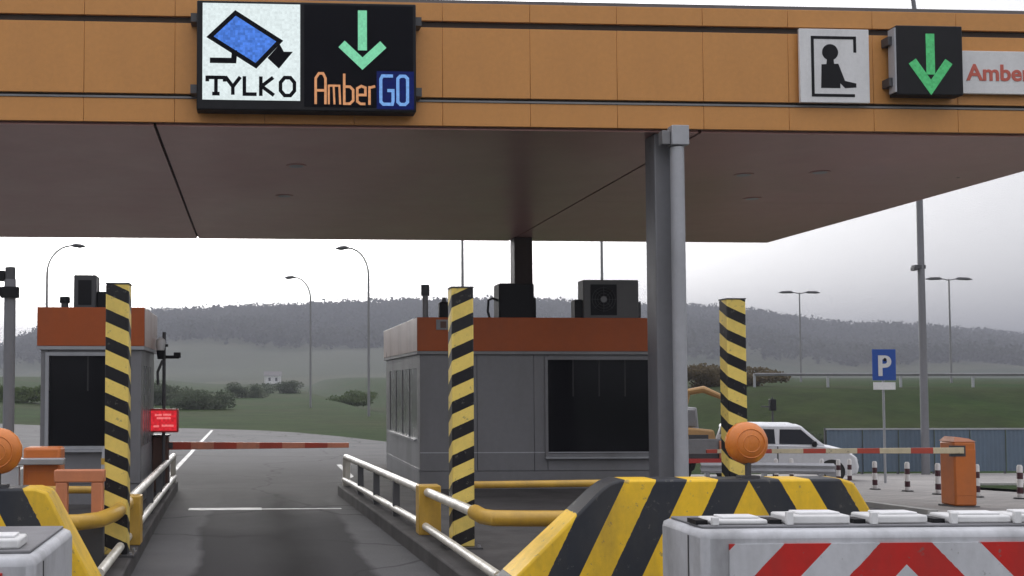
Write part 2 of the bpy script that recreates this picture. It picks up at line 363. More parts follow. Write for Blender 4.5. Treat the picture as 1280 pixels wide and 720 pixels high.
struct(kerb_line(seg(16, 34, 21.93)).build('kerb', 'palekerb'))
struct(kerb_line([(9.95, y) for y in np.arange(16, 36.1, 1.0)], .16, .08).build('kerb', 'palekerb'))
# painted markings: children of the road
def marking(x0, x1, y0, y1):
    me = bpy.data.meshes.new('marking'); n = max(2, int(y1 - y0) + 1)
    me.from_pydata([(x, y, .005) for y in np.linspace(y0, y1, n) for x in (x0, x1)], [], [(2 * i, 2 * i + 1, 2 * i + 3, 2 * i + 2) for i in range(n - 1)])
    me.materials.append(M['marking']); return put('marking', me, road)
marking(-1.0, .12, 17.25, 17.55); marking(.12, 1.35, 17.3, 17.42)
marking(-1.84, -1.73, 20.8, 48); marking(1.98, 2.09, 21.0, 27)
for k in range(4): marking(5.5, 5.64, 24 + k * 6, 27 + k * 6); marking(-5.4, -5.26, 24 + k * 6, 27 + k * 6)

# ------------------------------------------------------------------ traffic islands
def island(pts, name='traffic_island', inset=.22):
    mb = MB(); mb.prism_z(pts, -.1, .17); o = struct(mb.build(name, 'concrete', bev=.02)); return o
RI = [(3.0, 6.6), (1.98, 7.4), (1.95, 9.0), (1.86, 11.4), (1.66, 15.6), (1.46, 19.6), (1.7, 20.6), (2.6, 24.6), (6.2, 25.2), (6.6, 24), (6.55, 9), (5.4, 6.9)]
LI = [(-3.6, 5.0), (-1.12, 5.4), (-1.10, 7.5), (-1.22, 11.0), (-1.30, 15.0), (-1.38, 20.6), (-1.7, 21.6), (-3.3, 22), (-3.9, 21), (-3.9, 5.4)]
island(RI); island(LI)

# ------------------------------------------------------------------ canopy
CY, CB, CX0, CX1 = 15.6, 27.8, -16.24, 13.1
ca = thing('toll_canopy', 'wide flat toll plaza canopy with amber fascia and brown soffit', 'canopy', (0, CY, 0))
D_ = CB - CY
B(CX0 + .02, CX1 - .02, .06, .14, 5.60, 7.33).build('fascia_backing', 'groove', ca)
B(CX1 - .14, CX1 - .06, .14, D_ - .06, 5.60, 7.33).build('fascia_backing', 'groove', ca)
B(CX0, CX1, .02, D_, 7.33, 7.40).build('roof_deck', 'roof', ca)
joints = [2.66 + 1.26 * k for k in range(-15, 9)]
je = [CX0] + [x for x in joints if CX0 + .1 < x < CX1 - .1] + [CX1]
rows = [(5.58, 5.915), (5.985, 6.99), (7.085, 7.345)]
cache = {}
for z0, z1 in rows:
    for x0, x1 in zip(je[:-1], je[1:]):
        key = (round(x1 - x0, 2), z0)
        if key not in cache:
            o = B(-(x1 - x0) / 2 + .0018, (x1 - x0) / 2 - .0018, 0, .05, z0, z1).build('fascia_panel', 'fascia', ca, ((x0 + x1) / 2, 0, 0), bev=.006)
            cache[key] = o
        else:
            o = cache[key].copy(); COL.objects.link(o); o.location.x = (x0 + x1) / 2
    for k in range(9):
        y0 = .06 + k * (D_ - .06) / 9; y1 = .06 + (k + 1) * (D_ - .06) / 9
        B(CX1 - .05, CX1, y0 + .004, y1 - .004, z0, z1).build('side_fascia_panel', 'fascia', ca, bev=.006)
# bent steel flashing ledges above the lower strip
B(CX0, CX1, -.012, .055, 5.918, 5.945).build('flashing', 'mgrey', ca)
sj = [CX0, -9.2, -1.4, 6.42, CX1]
for x0, x1 in zip(sj[:-1], sj[1:]):
    for y0, y1 in ((.10, 6.1), (6.1, D_)):
        B(x0 + .022, x1 - .022, y0 + .004, y1 - .004, 5.55, 5.592).build('soffit_panel', 'soffit', ca)
B(CX0 + .05, CX1 - .15, .15, D_ - .003, 5.597, 5.62).build('soffit_backing', 'groove', ca)
for (x, y) in [(.69, 18.44), (.57, 21.4), (9.65, 18.5), (8.45, 18.8), (9.69, 21.2), (-6.5, 18.4), (-6.5, 21.4)]:
    dl = MB().tube([(x, y - CY, 5.553), (x, y - CY, 5.540)], .17, 20).build('downlight', 'soffit', ca)
    MB().tube([(x, y - CY, 5.541), (x, y - CY, 5.536)], .12, 20).build('lens', 'pipe', dl)
# columns of the canopy
c1 = B(5.77, 6.17, .16, .56, .17, 5.55).build('column', 'column', ca, bev=.015)
MB().tube([(6.02, -.05, .17), (6.02, -.05, 5.30)], .098, 16).build('downpipe', 'pipe', c1)
B(5.91, 6.16, -.16, .03, 5.32, 5.60).build('gutter_box', 'pipe', c1, bev=.01)
B(5.78, 5.90, -.12, .03, 5.33, 5.53).build('junction_box', 'mgrey', c1, bev=.01)
B(5.62, 6.32, .05, .72, .17, .20).build('base_plate', 'mgrey', c1)
c2 = B(6.38, 6.83, 11.5, 11.95, -.4, 5.55).build('column', 'darkcol', ca, bev=.015)
B(-8.2, -7.8, .5, .9, -.1, 5.55).build('column', 'column', ca, bev=.015)
B(-8.2, -7.8, 11.5, 11.95, -.1, 5.55).build('column', 'darkcol', ca, bev=.015)

# ------------------------------------------------------------------ signs on the fascia
def arrow(mb, cx, zt, zb, hw, zk, w_, y0, y1):
    mb.prism_y([(cx - w_ / 2, zt), (cx + w_ / 2, zt), (cx + w_ / 2, zb + w_ * 1.5), (cx - w_ / 2, zb + w_ * 1.5)], y0, y1)
    mb.ribbon([(cx - hw, zk), (cx, zb), (cx + hw, zk)], w_, y0 - .002, y1)
    return mb
vx0, vz0 = -.80, 5.695; K = 3.04 / 269         # metres per photo pixel, for drawing the sign face
def V(px, py): return (vx0 + (px - 247) * K, vz0 + (143 - py) * K)
vm = thing('led_sign', 'large black LED board with blue camera picture, TYLKO and green arrow, on canopy fascia', 'led sign', (0, CY - .32, 0))
B(vx0, vx0 + 3.04, .02, .28, vz0, vz0 + 1.52).build('housing', 'black', vm, bev=.015)
for z in (6.0, 7.0):
    B(vx0 - .09, vx0, .10, .32, z - .06, z + .06).build('bracket', 'dgrey', vm); B(vx0 + 3.04, vx0 + 3.13, .10, .32, z - .06, z + .06).build('bracket', 'dgrey', vm)
a = V(254, 131); c_ = V(373, 12)
wp = B(a[0], c_[0], .008, .02, a[1], c_[1]).build('picture_panel', 'e_white', vm)
a = V(378, 138); c_ = V(512, 12)
B(a[0], c_[0], .012, .02, a[1], c_[1]).build('text_panel', 'screen', vm)
a = V(467, 140); c_ = V(513, 93)
B(a[0], c_[0], .009, .013, a[1], c_[1]).build('blue_field', 'e_dblue', vm)
cb = [V(263, 54), V(294, 24), V(348, 58), V(319, 89)]
MB().prism_y(cb, .004, .008).build('camera_body', 'e_blue', vm)
mb = MB(); mb.ribbon(cb, .062, .000, .004, closed=True)
mb.prism_y([V(333, 79), V(348, 62), V(353, 71), V(364, 71), V(347, 92)], .000, .004)
mb.ribbon([V(263, 83), V(292, 83), V(293, 70)], .075, .0005, .004)
mb.build('camera_outline', 'screen', vm)
def letter(strokes, w_, material, parent, y0=.0, y1=.006):
    mb = MB()
    for i, (pts, cl) in enumerate(strokes): mb.ribbon([V(*p) for p in pts], w_, y0 - i * .0006, y1, closed=cl)
    return mb.build('letter', material, parent)
lw = .05
letter([([(260, 104), (281, 104)], 0), ([(270.5, 104), (270.5, 125)], 0), ([(260, 102), (260, 109)], 0), ([(281, 102), (281, 109)], 0), ([(266, 124), (275, 124)], 0)], lw, 'screen', wp)
letter([([(282, 103), (291, 115), (291, 125)], 0), ([(300, 103), (291, 115)], 0)], lw, 'screen', wp)
letter([([(305, 102), (305, 124), (320, 124)], 0)], lw, 'screen', wp)
letter([([(325, 102), (325, 126)], 0), ([(340, 103), (326, 114), (341, 125)], 0)], lw, 'screen', wp)
letter([([(349, 109), (354, 103), (361, 103), (366, 109), (366, 119), (361, 125), (354, 125), (349, 119)], 1)], lw, 'screen', wp)
mb = MB(); x, zt = V(449.5, 18); arrow(mb, x, zt, V(449, 84)[1], .29, V(449, 60)[1], .125, .004, .012); mb.build('arrow', 'e_green', vm)
lo = .034
letter([([(392, 135), (392, 103), (396, 97), (401, 97), (404, 103), (404, 135)], 0), ([(392, 118), (404, 118)], 0)], lo, 'e_orange', vm)
letter([([(408, 135), (408, 111)], 0), ([(408, 112), (414, 112), (415, 135)], 0), ([(415, 112), (421, 112), (422, 135)], 0)], lo * .8, 'e_orange', vm)
letter([([(427, 97), (427, 134), (434, 134), (438, 130), (438, 117), (434, 113), (427, 113)], 0)], lo, 'e_orange', vm)
letter([([(443, 123), (453, 123), (453, 114), (448, 112), (443, 115), (443, 131), (447, 134), (453, 134)], 0)], lo, 'e_orange', vm)
letter([([(458, 135), (458, 112)], 0), ([(458, 114), (465, 112)], 0)], lo, 'e_orange', vm)
letter([([(487, 99), (474, 99), (472, 103), (472, 131), (475, 134), (486, 134), (487, 130), (487, 117), (480, 117)], 0)], lo * 1.25, 'e_lblue', vm)
letter([([(493, 102), (496, 99), (502, 99), (505, 102), (505, 131), (502, 134), (496, 134), (493, 131)], 1)], lo * 1.25, 'e_lblue', vm)

# white pictogram board
pb = thing('pictogram_sign', 'white square board with black cashier figure at a window, on canopy fascia', 'sign', (0, CY - .10, 0))
px0, pz0, pk = 7.82, 5.965, 1.03 / 87
def V2(px, py): return (px0 + (px - 993) * pk, pz0 + (132 - py) * pk)
B(px0, px0 + 1.03, .0, .05, pz0, pz0 + 1.075).build('board', 'signwhite', pb, bev=.008)
for z in (6.2, 6.8): B(px0 + .1, px0 + .93, .05, .10, z - .03, z + .03).build('bracket', 'mgrey', pb)
mb = MB(); mb.ribbon([V2(1062, 70), V2(1062, 52), V2(1009, 52), V2(1009, 123), V2(1061, 123)], .042, -.004, 0); mb.build('window_frame_print', 'signblack', pb)
mb = MB(); mb.prism_y([V2(x, y) for x, y in disc_pts(1031, 70, 10)], -.004, 0)
mb.prism_y([V2(1027, 78), V2(1035, 78), V2(1036, 86), V2(1026, 86)], -.0035, 0)
mb.prism_y([V2(1020, 85), V2(1041, 84), V2(1049, 105), V2(1063, 108), V2(1063, 113), V2(1049, 114), V2(1043, 108), V2(1043, 114), V2(1019, 114)], -.003, 0)
mb.build('figure_print', 'signblack', pb)
# small LED arrow
v2 = thing('led_arrow_sign', 'small square black LED board with green down arrow beside white pictogram', 'led sign', (0, CY - .26, 0))
def V3(px, py): return (9.17 + (px - 1113) * .0118, 6.06 + (125 - py) * .0118)
B(9.17, 10.15, .01, .22, 6.06, 7.065).build('housing', 'black', v2, bev=.015)
B(9.09, 9.17, .08, .26, 6.2, 6.32).build('bracket', 'dgrey', v2); B(9.09, 9.17, .08, .26, 6.8, 6.92).build('bracket', 'dgrey', v2)
B(9.145, 9.17, .02, .18, 6.10, 7.03).build('edge_trim', 'pipe', v2)
mb = MB(); x, zt = V3(1155, 50); arrow(mb, x, zt, V3(0, 116)[1], .27, V3(0, 84)[1], .125, .002, .011); mb.build('arrow', 'e_green2', v2)
# printed amber board
ab = thing('name_board', 'long white board with red lettering at the right of the fascia', 'sign', (0, CY - .09, 0))
B(10.21, 12.0, .0, .05, 6.13, 6.76).build('board', 'signwhite', ab, bev=.008)
B(10.4, 11.8, .05, .09, 6.3, 6.36).build('bracket', 'mgrey', ab)
text_mesh('AmberGO', .33, 'lettering', 'signred', ab, (10.31, -.003, 6.33), .008, width=1.5)

# ------------------------------------------------------------------ toll booths
def booth(label, x0, x1, y0, y1, win, side, ztop=3.05, zb=.17):
    """front faces -Y; win = (x0,x1,z0,z1) of the front window; side = +1: lane side is x1, -1: x0"""
    t_ = thing('toll_booth', label, 'toll booth', ((x0 + x1) / 2, y0, zb)); cx = (x0 + x1) / 2
    def L(a, b_, c, d_, e, f_): return B(a - cx, b_ - cx, c - y0, d_ - y0, e - zb, f_ - zb)
    zo = 2.43
    th = .10
    wx0, wx1, wz0, wz1 = win
    cuts = [x0, wx0] if wx0 - x0 < 1 else [x0, x0 + .97, x0 + 1.94, wx0]
    for ca_, cb_ in zip(cuts[:-1], cuts[1:]): L(ca_, cb_ - .005, y0, y0 + th, zb + .30, zo).build('wall_panel', 'booth', t_, bev=.006)
    L(wx1, x1, y0, y0 + th, zb + .30, zo).build('wall_panel', 'booth', t_, bev=.006)
    L(wx0, wx1, y0, y0 + th, zb + .30, wz0).build('wall_panel', 'booth', t_, bev=.006)
    L(wx0, wx1, y0, y0 + th, wz1, zo).build('wall_panel', 'booth', t_, bev=.006)
    L(x0 + .01, x1 - .01, y0 + .012, y0 + th, zb, zb + .295).build('plinth', 'booth', t_)
    wf = MB()
    for (a, b_, c, d_) in ((wx0 - .05, wx0, wz0 - .05, wz1 + .05), (wx1, wx1 + .05, wz0 - .05, wz1 + .05), (wx0, wx1, wz0 - .05, wz0), (wx0, wx1, wz1, wz1 + .05)):
        wf.bb(a - cx, b_ - cx, -.03, .05, c - zb, d_ - zb)
    wfo = wf.build('window_frame', 'boothlt' if side > 0 else 'booth', t_)
    zm = wz0 + (wz1 - wz0) * .60
    nx = 4 if wx1 - wx0 > 1.2 else 2
    for i in range(nx):
        a = wx0 + (wx1 - wx0) * i / nx; b_ = wx0 + (wx1 - wx0) * (i + 1) / nx
        L(a + .012, b_ - .012, y0 + .03, y0 + .036, zm + .012, wz1).build('pane', 'glass', wfo).location = (0, 0, 0)
        if i: L(a - .010, a + .010, y0 + .022, y0 + .05, zm, wz1).build('mullion', 'interior', wfo)
    L(wx0, wx1, y0 + .03, y0 + .036, wz0, zm - .012).build('pane', 'glass', wfo)
    L(wx0, wx1, y0 + .016, y0 + .05, zm - .012, zm + .012).build('transom', 'glass', wfo)
    L(wx0 - .06, wx1 + .06, y0 - .09, y0 - .001, wz0 - .085, wz0 - .052).build('sill', 'boothlt', t_)
    # rear and side walls
    L(x0, x1, y1 - th, y1, zb, zo).build('wall_panel', 'booth', t_)
    for s_, xw in ((-1, x0), (1, x1)):
        xa, xb = (xw, xw + th) if s_ < 0 else (xw - th, xw)
        ya, yb = y0 + th, y1 - th
        if s_ == side:
            L(xa, xb, ya, yb, zb, 1.0).build('wall_panel', 'boothlt', t_)
            L(xa, xb, ya, ya + .25, 1.0, zo).build('wall_panel', 'booth', t_); L(xa, xb, yb - .5, yb, 1.0, zo).build('wall_panel', 'booth', t_)
            L(xa, xb, ya + .25, yb - .5, 2.2, zo).build('wall_panel', 'booth', t_)
            n = 4
            for i in range(n):
                a = ya + .25 + (yb - .5 - ya - .25) * i / n; b_ = ya + .25 + (yb - .5 - ya - .25) * (i + 1) / n
                xg = xw - s_ * .008
                L(min(xg, xg + .006), max(xg, xg + .006), a + .03, b_ - .03, 1.0, 2.2).build('side_pane', 'sideglass', t_)
                L(min(xw + s_ * .004, xw - s_ * .05), max(xw + s_ * .004, xw - s_ * .05), b_ - .03, b_ + .03, 1.0, 2.2).build('side_mullion', 'booth', t_)
            if side < 0: L(min(xw, xw + s_ * .05), max(xw, xw + s_ * .05), ya + .3, yb - .6, .95, .985).build('counter', 'galv', t_)
            L(min(xw, xw + s_ * .012), max(xw, xw + s_ * .012), ya, yb, .45, .50).build('trim', 'pipe', t_)
        else:
            L(xa, xb, ya, yb, zb, zo).build('wall_panel', 'booth', t_)
    L(x0 + th, x1 - th, y0 + th, y1 - th, zb, zb + .03).build('floor', 'interior', t_)
    L(x0 + th, x1 - th, y0 + th + 1.4, y0 + th + 1.45, zb, zo).build('partition', 'interior', t_)
    # projecting roof with the coloured band
    o_ = .05
    L(x0 - o_ + .002, x1 + o_ - .002, y0 - o_ + .002, y1 + o_, zo, zo + .05).build('eaves_trim', 'boothlt' if side > 0 else 'mgrey', t_)
    L(x0 - o_, x1 + o_, y0 - o_, y0 - o_ + .04, zo + .052, ztop).build('front_band', 'boothor', t_, bev=.008)
    n = 4
    for xw, s_ in ((x0 - o_, -1), (x1 + o_, 1)):
        xa, xb = (xw, xw + .04) if s_ < 0 else (xw - .04, xw)
        for i in range(n):
            a = y0 - o_ + .045 + (y1 - y0 + o_) * i / n; b_ = y0 - o_ + .045 + (y1 - y0 + o_) * (i + 1) / n
            L(xa, xb, a, b_ - .012, zo + .052, ztop).build('side_band', 'boothor' if s_ != side else 'bandsheen', t_, bev=.006)
    L(x0 - o_ + .045, x1 + o_ - .045, y0 - o_ + .045, y1 + o_, zo + .052, ztop - .04).build('roof', 'roof', t_)
    return t_
M['sideglass'] = mat('grey_side_glass', (.20, .205, .215), .25, dirt=.2, bump=0)
M['bandsheen'] = mat('orange_band_painted_sheen', (.60, .44, .37), .32, dirt=.25)  # lane-side orange band, its sky reflection painted as a paler base colour
rb = booth('wide grey toll booth with orange band and dark front window, right of the lane', 2.78, 6.84, 18.7, 23.5, (4.95, 6.74, .76, 2.34), -1)
B(.0, .30, -.062, -.052, 2.67, 2.84).build('notice', 'mgrey', rb, (-1.76, 0, 0))
B(.07, .17, -.066, -.062, 2.70, 2.81).build('notice_print', 'brown', rb, (-1.76, 0, 0))
B(-2.03, 2.03, -.006, 0, .60, .615).build('trim', 'pipe', rb)
lb = booth('narrow toll booth with orange band and black front window, left of the lane', -3.12, -1.66, 16.6, 18.7, (-3.00, -1.88, 1.02, 2.34), 1)

# things on the booth roofs
def ac_unit(label, x, y, z, wx=.95, h=.62, dp=.35):
    t_ = thing('air_conditioner', label, 'air conditioner', (x, y, z))
    B(-wx / 2, wx / 2, 0, dp, .07, .07 + h).build('case', 'mgreyd', t_, bev=.02)
    for s_ in (-1, 1): B(-wx / 2 + .1 + (s_ > 0) * (wx - .28), -wx / 2 + .18 + (s_ > 0) * (wx - .28), -.03, dp, 0, .07).build('foot', 'black', t_)
    cx, cz = -wx * .14, .07 + h / 2
    sh = B(-wx * .37, wx * .1, -.008, 0, .07 + h * .10, .07 + h * .88).build('fan_shroud', 'black', t_)
    mb = MB()
    for r in (.06, .11, .16, .21):
        mb.tube([(cx + r * math.cos(k * math.pi / 10), -.022, cz + r * math.sin(k * math.pi / 10)) for k in range(21)], .004, 5, False)
    for k in range(8):
        an = k * math.pi / 4; mb.tube([(cx, -.022, cz), (cx + .23 * math.cos(an), -.022, cz + .23 * math.sin(an))], .004, 5)
    mb.build('fan_grille', 'dgrey', sh)
    MB().tube([(cx, -.014, cz), (cx, -.03, cz)], .055, 14).build('fan_hub', 'mgrey', sh)
    B(wx / 2, wx / 2 + .07, .08, .28, .10, .10 + h * .4).build('valve_cover', 'dgrey', t_, bev=.015)
    B(-wx / 2 - .14, -wx / 2, .05, .3, .02, .42).build('pipe_box', 'black', t_, bev=.015)
    return t_
M['mgreyd'] = mat('weathered_grey_case', (.13, .13, .13), .6)
ac_unit('grey air conditioner with round fan on the wide booth roof near the column', 6.32, 19.5, 3.01, 1.0, .70)
bx = thing('rooftop_unit', 'black boxy unit with cable loop on the wide booth roof', 'rooftop unit', (4.64, 19.5, 3.01))
B(-.33, .30, 0, .45, .06, .70).build('case', 'black', bx, bev=.03); B(.30, .345, .06, .36, .1, .45).build('cover', 'black', bx)
for xx in (-.25, .18): B(xx, xx + .08, .02, .43, 0, .06).build('foot', 'black', bx)
MB().tube([(-.33, .1, .40), (-.42, .1, .44), (-.50, .1, .40), (-.51, .1, .2), (-.46, .1, .02)], .022, 8).build('cable_loop', 'black', bx)
vp = thing('vent_pipe', 'thin grey vent pipe with dark cap on the wide booth roof corner', 'vent pipe', (3.0, 19.5, 3.01))
MB().tube([(0, 0, 0), (0, 0, .48)], .05, 12).build('pipe', 'mgrey', vp); MB().tube([(0, 0, .47), (0, 0, .66)], .075, 12).build('cap', 'dgrey', vp)
sb = thing('siren_box', 'small black box on the wide booth roof beside the vent pipe', 'siren', (3.33, 19.5, 3.01))
B(-.09, .09, -.08, .1, .04, .36).build('case', 'black', sb, bev=.03); MB().tube([(0, 0, .35), (0, 0, .44)], [.05, .03], 12).build('top_lamp', 'dgrey', sb)
B(-.06, .06, -.06, .06, 0, .04).build('foot', 'black', sb)
u = thing('rooftop_unit', 'dark upright unit with side box on the narrow booth roof', 'rooftop unit', (-2.58, 17.2, 3.01))
B(-.17, .17, 0, .4, .04, .58).build('case', 'dgrey', u, bev=.02); B(.17, .42, .05, .35, .04, .33).build('side_box', 'black', u, bev=.02)
B(-.13, .37, .04, .36, 0, .04).build('foot', 'black', u); B(-.10, .10, -.006, 0, .12, .50).build('grille', 'black', u)
u2 = thing('rooftop_vent', 'small stub vent at the left of the narrow booth roof', 'vent', (-2.88, 17.2, 3.01))
MB().tube([(0, 0, 0), (0, 0, .16)], .055, 12).build('stub', 'dgrey', u2); MB().tube([(0, 0, .15), (0, 0, .24)], [.08, .075], 12).build('cap', 'black', u2)

# ------------------------------------------------------------------ striped posts
def post(label, x, y, ztop, material):
    t_ = thing('striped_post', label, 'bollard post', (x, y, .17), 0, 'tall striped height posts')
    B(-.118, .118, -.118, .118, .02, ztop - .17).build('shaft', material, t_, bev=.012)
    B(-.19, .19, -.19, .19, 0, .02).build('base_plate', 'dgrey', t_)
    B(-.122, .122, -.122, .122, ztop - .17, ztop - .155).build('cap', 'dgrey', t_)
    mb = MB()
    for sx_ in (-.155, .155):
        for sy in (-.155, .155): mb.tube([(sx_, sy, .02), (sx_, sy, .045)], .016, 6)
    mb.build('bolts', 'galv', t_)
post('tall yellow and black striped post in front of the narrow booth', -1.40, 11.65, 2.94, 'post_dn')
post('tall yellow and black striped post in front of the wide booth', 2.23, 12.0, 2.95, 'post_up')
post('tall yellow and black striped post right of the grey column', 5.85, 13.4, 2.95, 'post_dn2')

# ------------------------------------------------------------------ island guard rails
def rail_thing(label, top, low, posts, ypost, tail, cross=None):
    t_ = thing('guard_rail', label, 'guard rail', (top[0][0], top[0][1], .17))
    ox, oy, oz = top[0][0], top[0][1], .17
    T = lambda P: [(x - ox, y - oy, z - oz) for x, y, z in P]
    MB().tube(T(top), .052, 14).build('top_rail', 'rail', t_)
    MB().tube(T(low), .045, 14).build('low_rail', 'rail', t_)
    for (x, y, z) in posts:
        B(-.045, .045, -.05, .05, 0, z - .17 - .02).build('post', 'rail' if (x, y, z) == posts[0] else 'dgrey', t_, (x - ox, y - oy, 0), bev=.006)
    x, y, z = ypost
    yp = B(-.13, .13, -.13, .13, 0, z - .17).build('yellow_post', 'yellow', t_, (x - ox, y - oy, 0), bev=.012)
    MB().tube(T(tail), .075, 16).build('corner_rail', 'yellow', t_)
    if cross: MB().tube(T(cross), .04, 12).build('cross_rail', 'yellow', t_)
    return t_
def lerp(P, Q, n): return [tuple(p + (q - p) * i / n for p, q in zip(P, Q)) for i in range(n + 1)]
rail_thing('white tube guard rail with square yellow post along the right side of the lane',
    lerp((1.60, 19.5, .66), (2.0, 13.35, .66), 4) + lerp((2.0, 13.35, .66), (2.13, 10.7, .68), 3)[1:],
    lerp((1.57, 19.5, .27), (1.98, 13.35, .27), 4) + lerp((1.98, 13.35, .27), (2.08, 9.5, .28), 3)[1:],
    [(1.62, 19.45, .66), (1.70, 17.9, .66), (1.79, 16.4, .66), (1.89, 14.9, .66)], (2.04, 13.1, .74),
    [(2.13, 10.78, .68), (2.16, 10.56, .665), (2.24, 10.46, .66), (2.5, 10.45, .655), (3.3, 10.45, .65)], [(2.36, 12.15, .82), (3.9, 12.3, .82)])
B(-.05, .05, -.05, .05, .0, .47).build('post', 'yellow', [o for o in bpy.data.objects if o.name == 'guard_rail'][0], (3.2 - 1.60, 10.45 - 19.5, 0))
B(-.04, .04, -.04, .04, .0, .62).build('post', 'yellow', [o for o in bpy.data.objects if o.name == 'guard_rail'][0], (3.85 - 1.60, 12.3 - 19.5, 0))
MB().tube([(1.60 - 1.60, 0, .48), (0, 0, 0)], .06, 12).build('end_post', 'rail', bpy.data.objects['guard_rail'])
rail_thing('white tube guard rail with square yellow post along the left side of the lane',
    lerp((-1.44, 20.3, .64), (-1.37, 12.2, .64), 5),
    lerp((-1.42, 20.3, .27), (-1.34, 9.9, .27), 6),
    [(-1.44, 20.2, .64), (-1.43, 18.6, .64), (-1.42, 17.0, .64), (-1.41, 15.4, .64), (-1.40, 13.9, .64)], (-1.36, 12.45, .70),
    [(-1.36, 12.2, .64), (-1.37, 11.2, .64), (-1.45, 10.7, .64), (-1.62, 10.5, .64), (-2.2, 10.45, .64)], [(-1.5, 12.0, .80), (-2.6, 12.1, .80)])
gr2 = bpy.data.objects['guard_rail.001']
B(-.05, .05, -.05, .05, 0, .46).build('post', 'yellow', gr2, (-2.1 + 1.44, 10.45 - 20.3, 0)); B(-.04, .04, -.04, .04, 0, .60).build('post', 'yellow', gr2, (-2.5 + 1.44, 12.1 - 20.3, 0))

# ------------------------------------------------------------------ concrete noses, lamps, crash cushions
def nose(label, cx, y, tl, tr, bl, br_, depth=.42):
    t_ = thing('island_nose', label, 'concrete nose', (cx, y, .0))
    P = [(bl, .15), (tl - .10, 1.05), (tl - .03, 1.10), (tl + .06, 1.13), (tr - .06, 1.13), (tr + .03, 1.10), (tr + .06, 1.05), (br_, .15)]
    mb = MB(); n = len(P)
    fr = [(x, (z - .6) * .10, z) for x, z in P]; bk = [(x * (1 if .3 < z else 1), depth + (z - .6) * -.10, z) for x, z in P]
    mb.add(fr + bk, [tuple(range(n))[::-1], tuple(range(n, 2 * n))] + [(i, (i + 1) % n, n + (i + 1) % n, n + i) for i in range(n)])
    mb.build('body', 'nose', t_, bev=.02)
    B(bl - .02, br_ + .02, -.12, depth + .1, .10, .19).build('footing', 'concrete', t_, bev=.02)
    return t_
nose('yellow and black chevron concrete nose in front of the wide booth', 4.07, 9.0, -1.14, .86, -2.19, 1.42)
nose('yellow and black chevron concrete nose at the left edge of the picture', -2.51, 8.5, -.70, .93, -1.2, 1.46)
def lamp(label, x, y, z):
    t_ = thing('warning_lamp', label, 'warning lamp', (x, y, 1.13))
    zc = z - 1.13
    MB().tube([(0, 0, 0), (0, 0, zc - .12)], .025, 10).build('stem', 'dgrey', t_)
    B(-.08, .08, -.05, .05, 0, .02).build('foot', 'dgrey', t_)
    prof = [(.02, -.085), (.08, -.078), (.13, -.055), (.165, -.02), (.175, .0), (.175, .045), (.155, .07), (.06, .09)]
    mb = MB(); n = 28; vs = []
    for r, yy in prof:
        for k in range(n):
            a_ = 2 * math.pi * k / n; rr = r * (1 + (.012 if k % 2 else 0)); vs.append((rr * math.cos(a_), yy, zc + rr * math.sin(a_)))
    fs = [(i * n + k, i * n + (k + 1) % n, (i + 1) * n + (k + 1) % n, (i + 1) * n + k) for i in range(len(prof) - 1) for k in range(n)] + [tuple(range(n))[::-1], tuple(range((len(prof) - 1) * n, len(prof) * n))]
    mb.add(vs, fs); le = mb.build('lens', 'lens', t_)
    mb = MB()
    for r in (.07, .12): mb.tube([(r * math.cos(k * math.pi / 12), -.086 + (r / .175) ** 2 * .05, zc + r * math.sin(k * math.pi / 12)) for k in range(25)], .005, 5, False)
    mb.build('lens_rings', 'lens', le)
lamp('round amber warning lamp above the right-hand chevron nose', 4.13, 9.2, 1.42)
lamp('round amber warning lamp at the left edge above the chevron nose', -1.95, 8.7, 1.40)
def cushion(label, x0, x1, y0, y1, zt):
    cx = (x0 + x1) / 2; hw = (x1 - x0) / 2
    t_ = thing('crash_cushion', label, 'crash cushion', (cx, y0, 0))
    B(-hw, hw, 0, y1 - y0, .12, zt).build('body', 'cushion', t_, bev=.045)
    pn = B(-hw + .16, hw - .16, -.012, .0, .3, zt - .075).build('chevron_panel', 'chev', t_)
    B(-hw + .06, hw - .06, .05, y1 - y0 - .05, 0, .12).build('skid', 'dgrey', t_)
    B(-hw + .05, hw - .05, .14, y1 - y0 - .06, zt + .001, zt + .018).build('lid', 'dgreyl', t_, bev=.006)
    k = 0
    for xx, wd, dz, rot in ((.13, .36, .03, .5), (.60, .41, .055, -1), (1.15, .38, .05, 1.5), (1.66, .40, .045, -.6), (2.08, .36, .05, 1)):
        h = B(0, wd, .17, .40, zt + .018, zt + .02 + dz).build('hinge', 'white', t_, (-hw + xx, 0, 0), R(rot), bev=.012)
        B(-.01, .035, .14, .17, zt + .018, zt + .03 + dz * 1.3).build('clip', 'white', h, bev=.006); B(wd * .25, wd * .9, .22, .36, zt + .02 + dz, zt + .034 + dz).build('pad', 'signwhite', h, bev=.004)
        B(-.09, -.015, .20, .34, zt + .018, zt + .045).build('latch', 'black', h)
    for s_ in (-1, 1):
        B(s_ * hw - .004, s_ * hw + .004, .22, .235, .15, zt - .05).build('side_seam', 'dgrey', t_)
    return t_
M['dgreyl'] = mat('grey_lid', (.20, .20, .21), .6)
cushion('white crash cushion with red chevrons at the lower right', 2.72, 5.25, 6.7, 7.42, 1.015)
cushion('plain grey-white crash cushion at the lower left corner', -3.65, -1.10, 5.75, 6.96, 1.035)

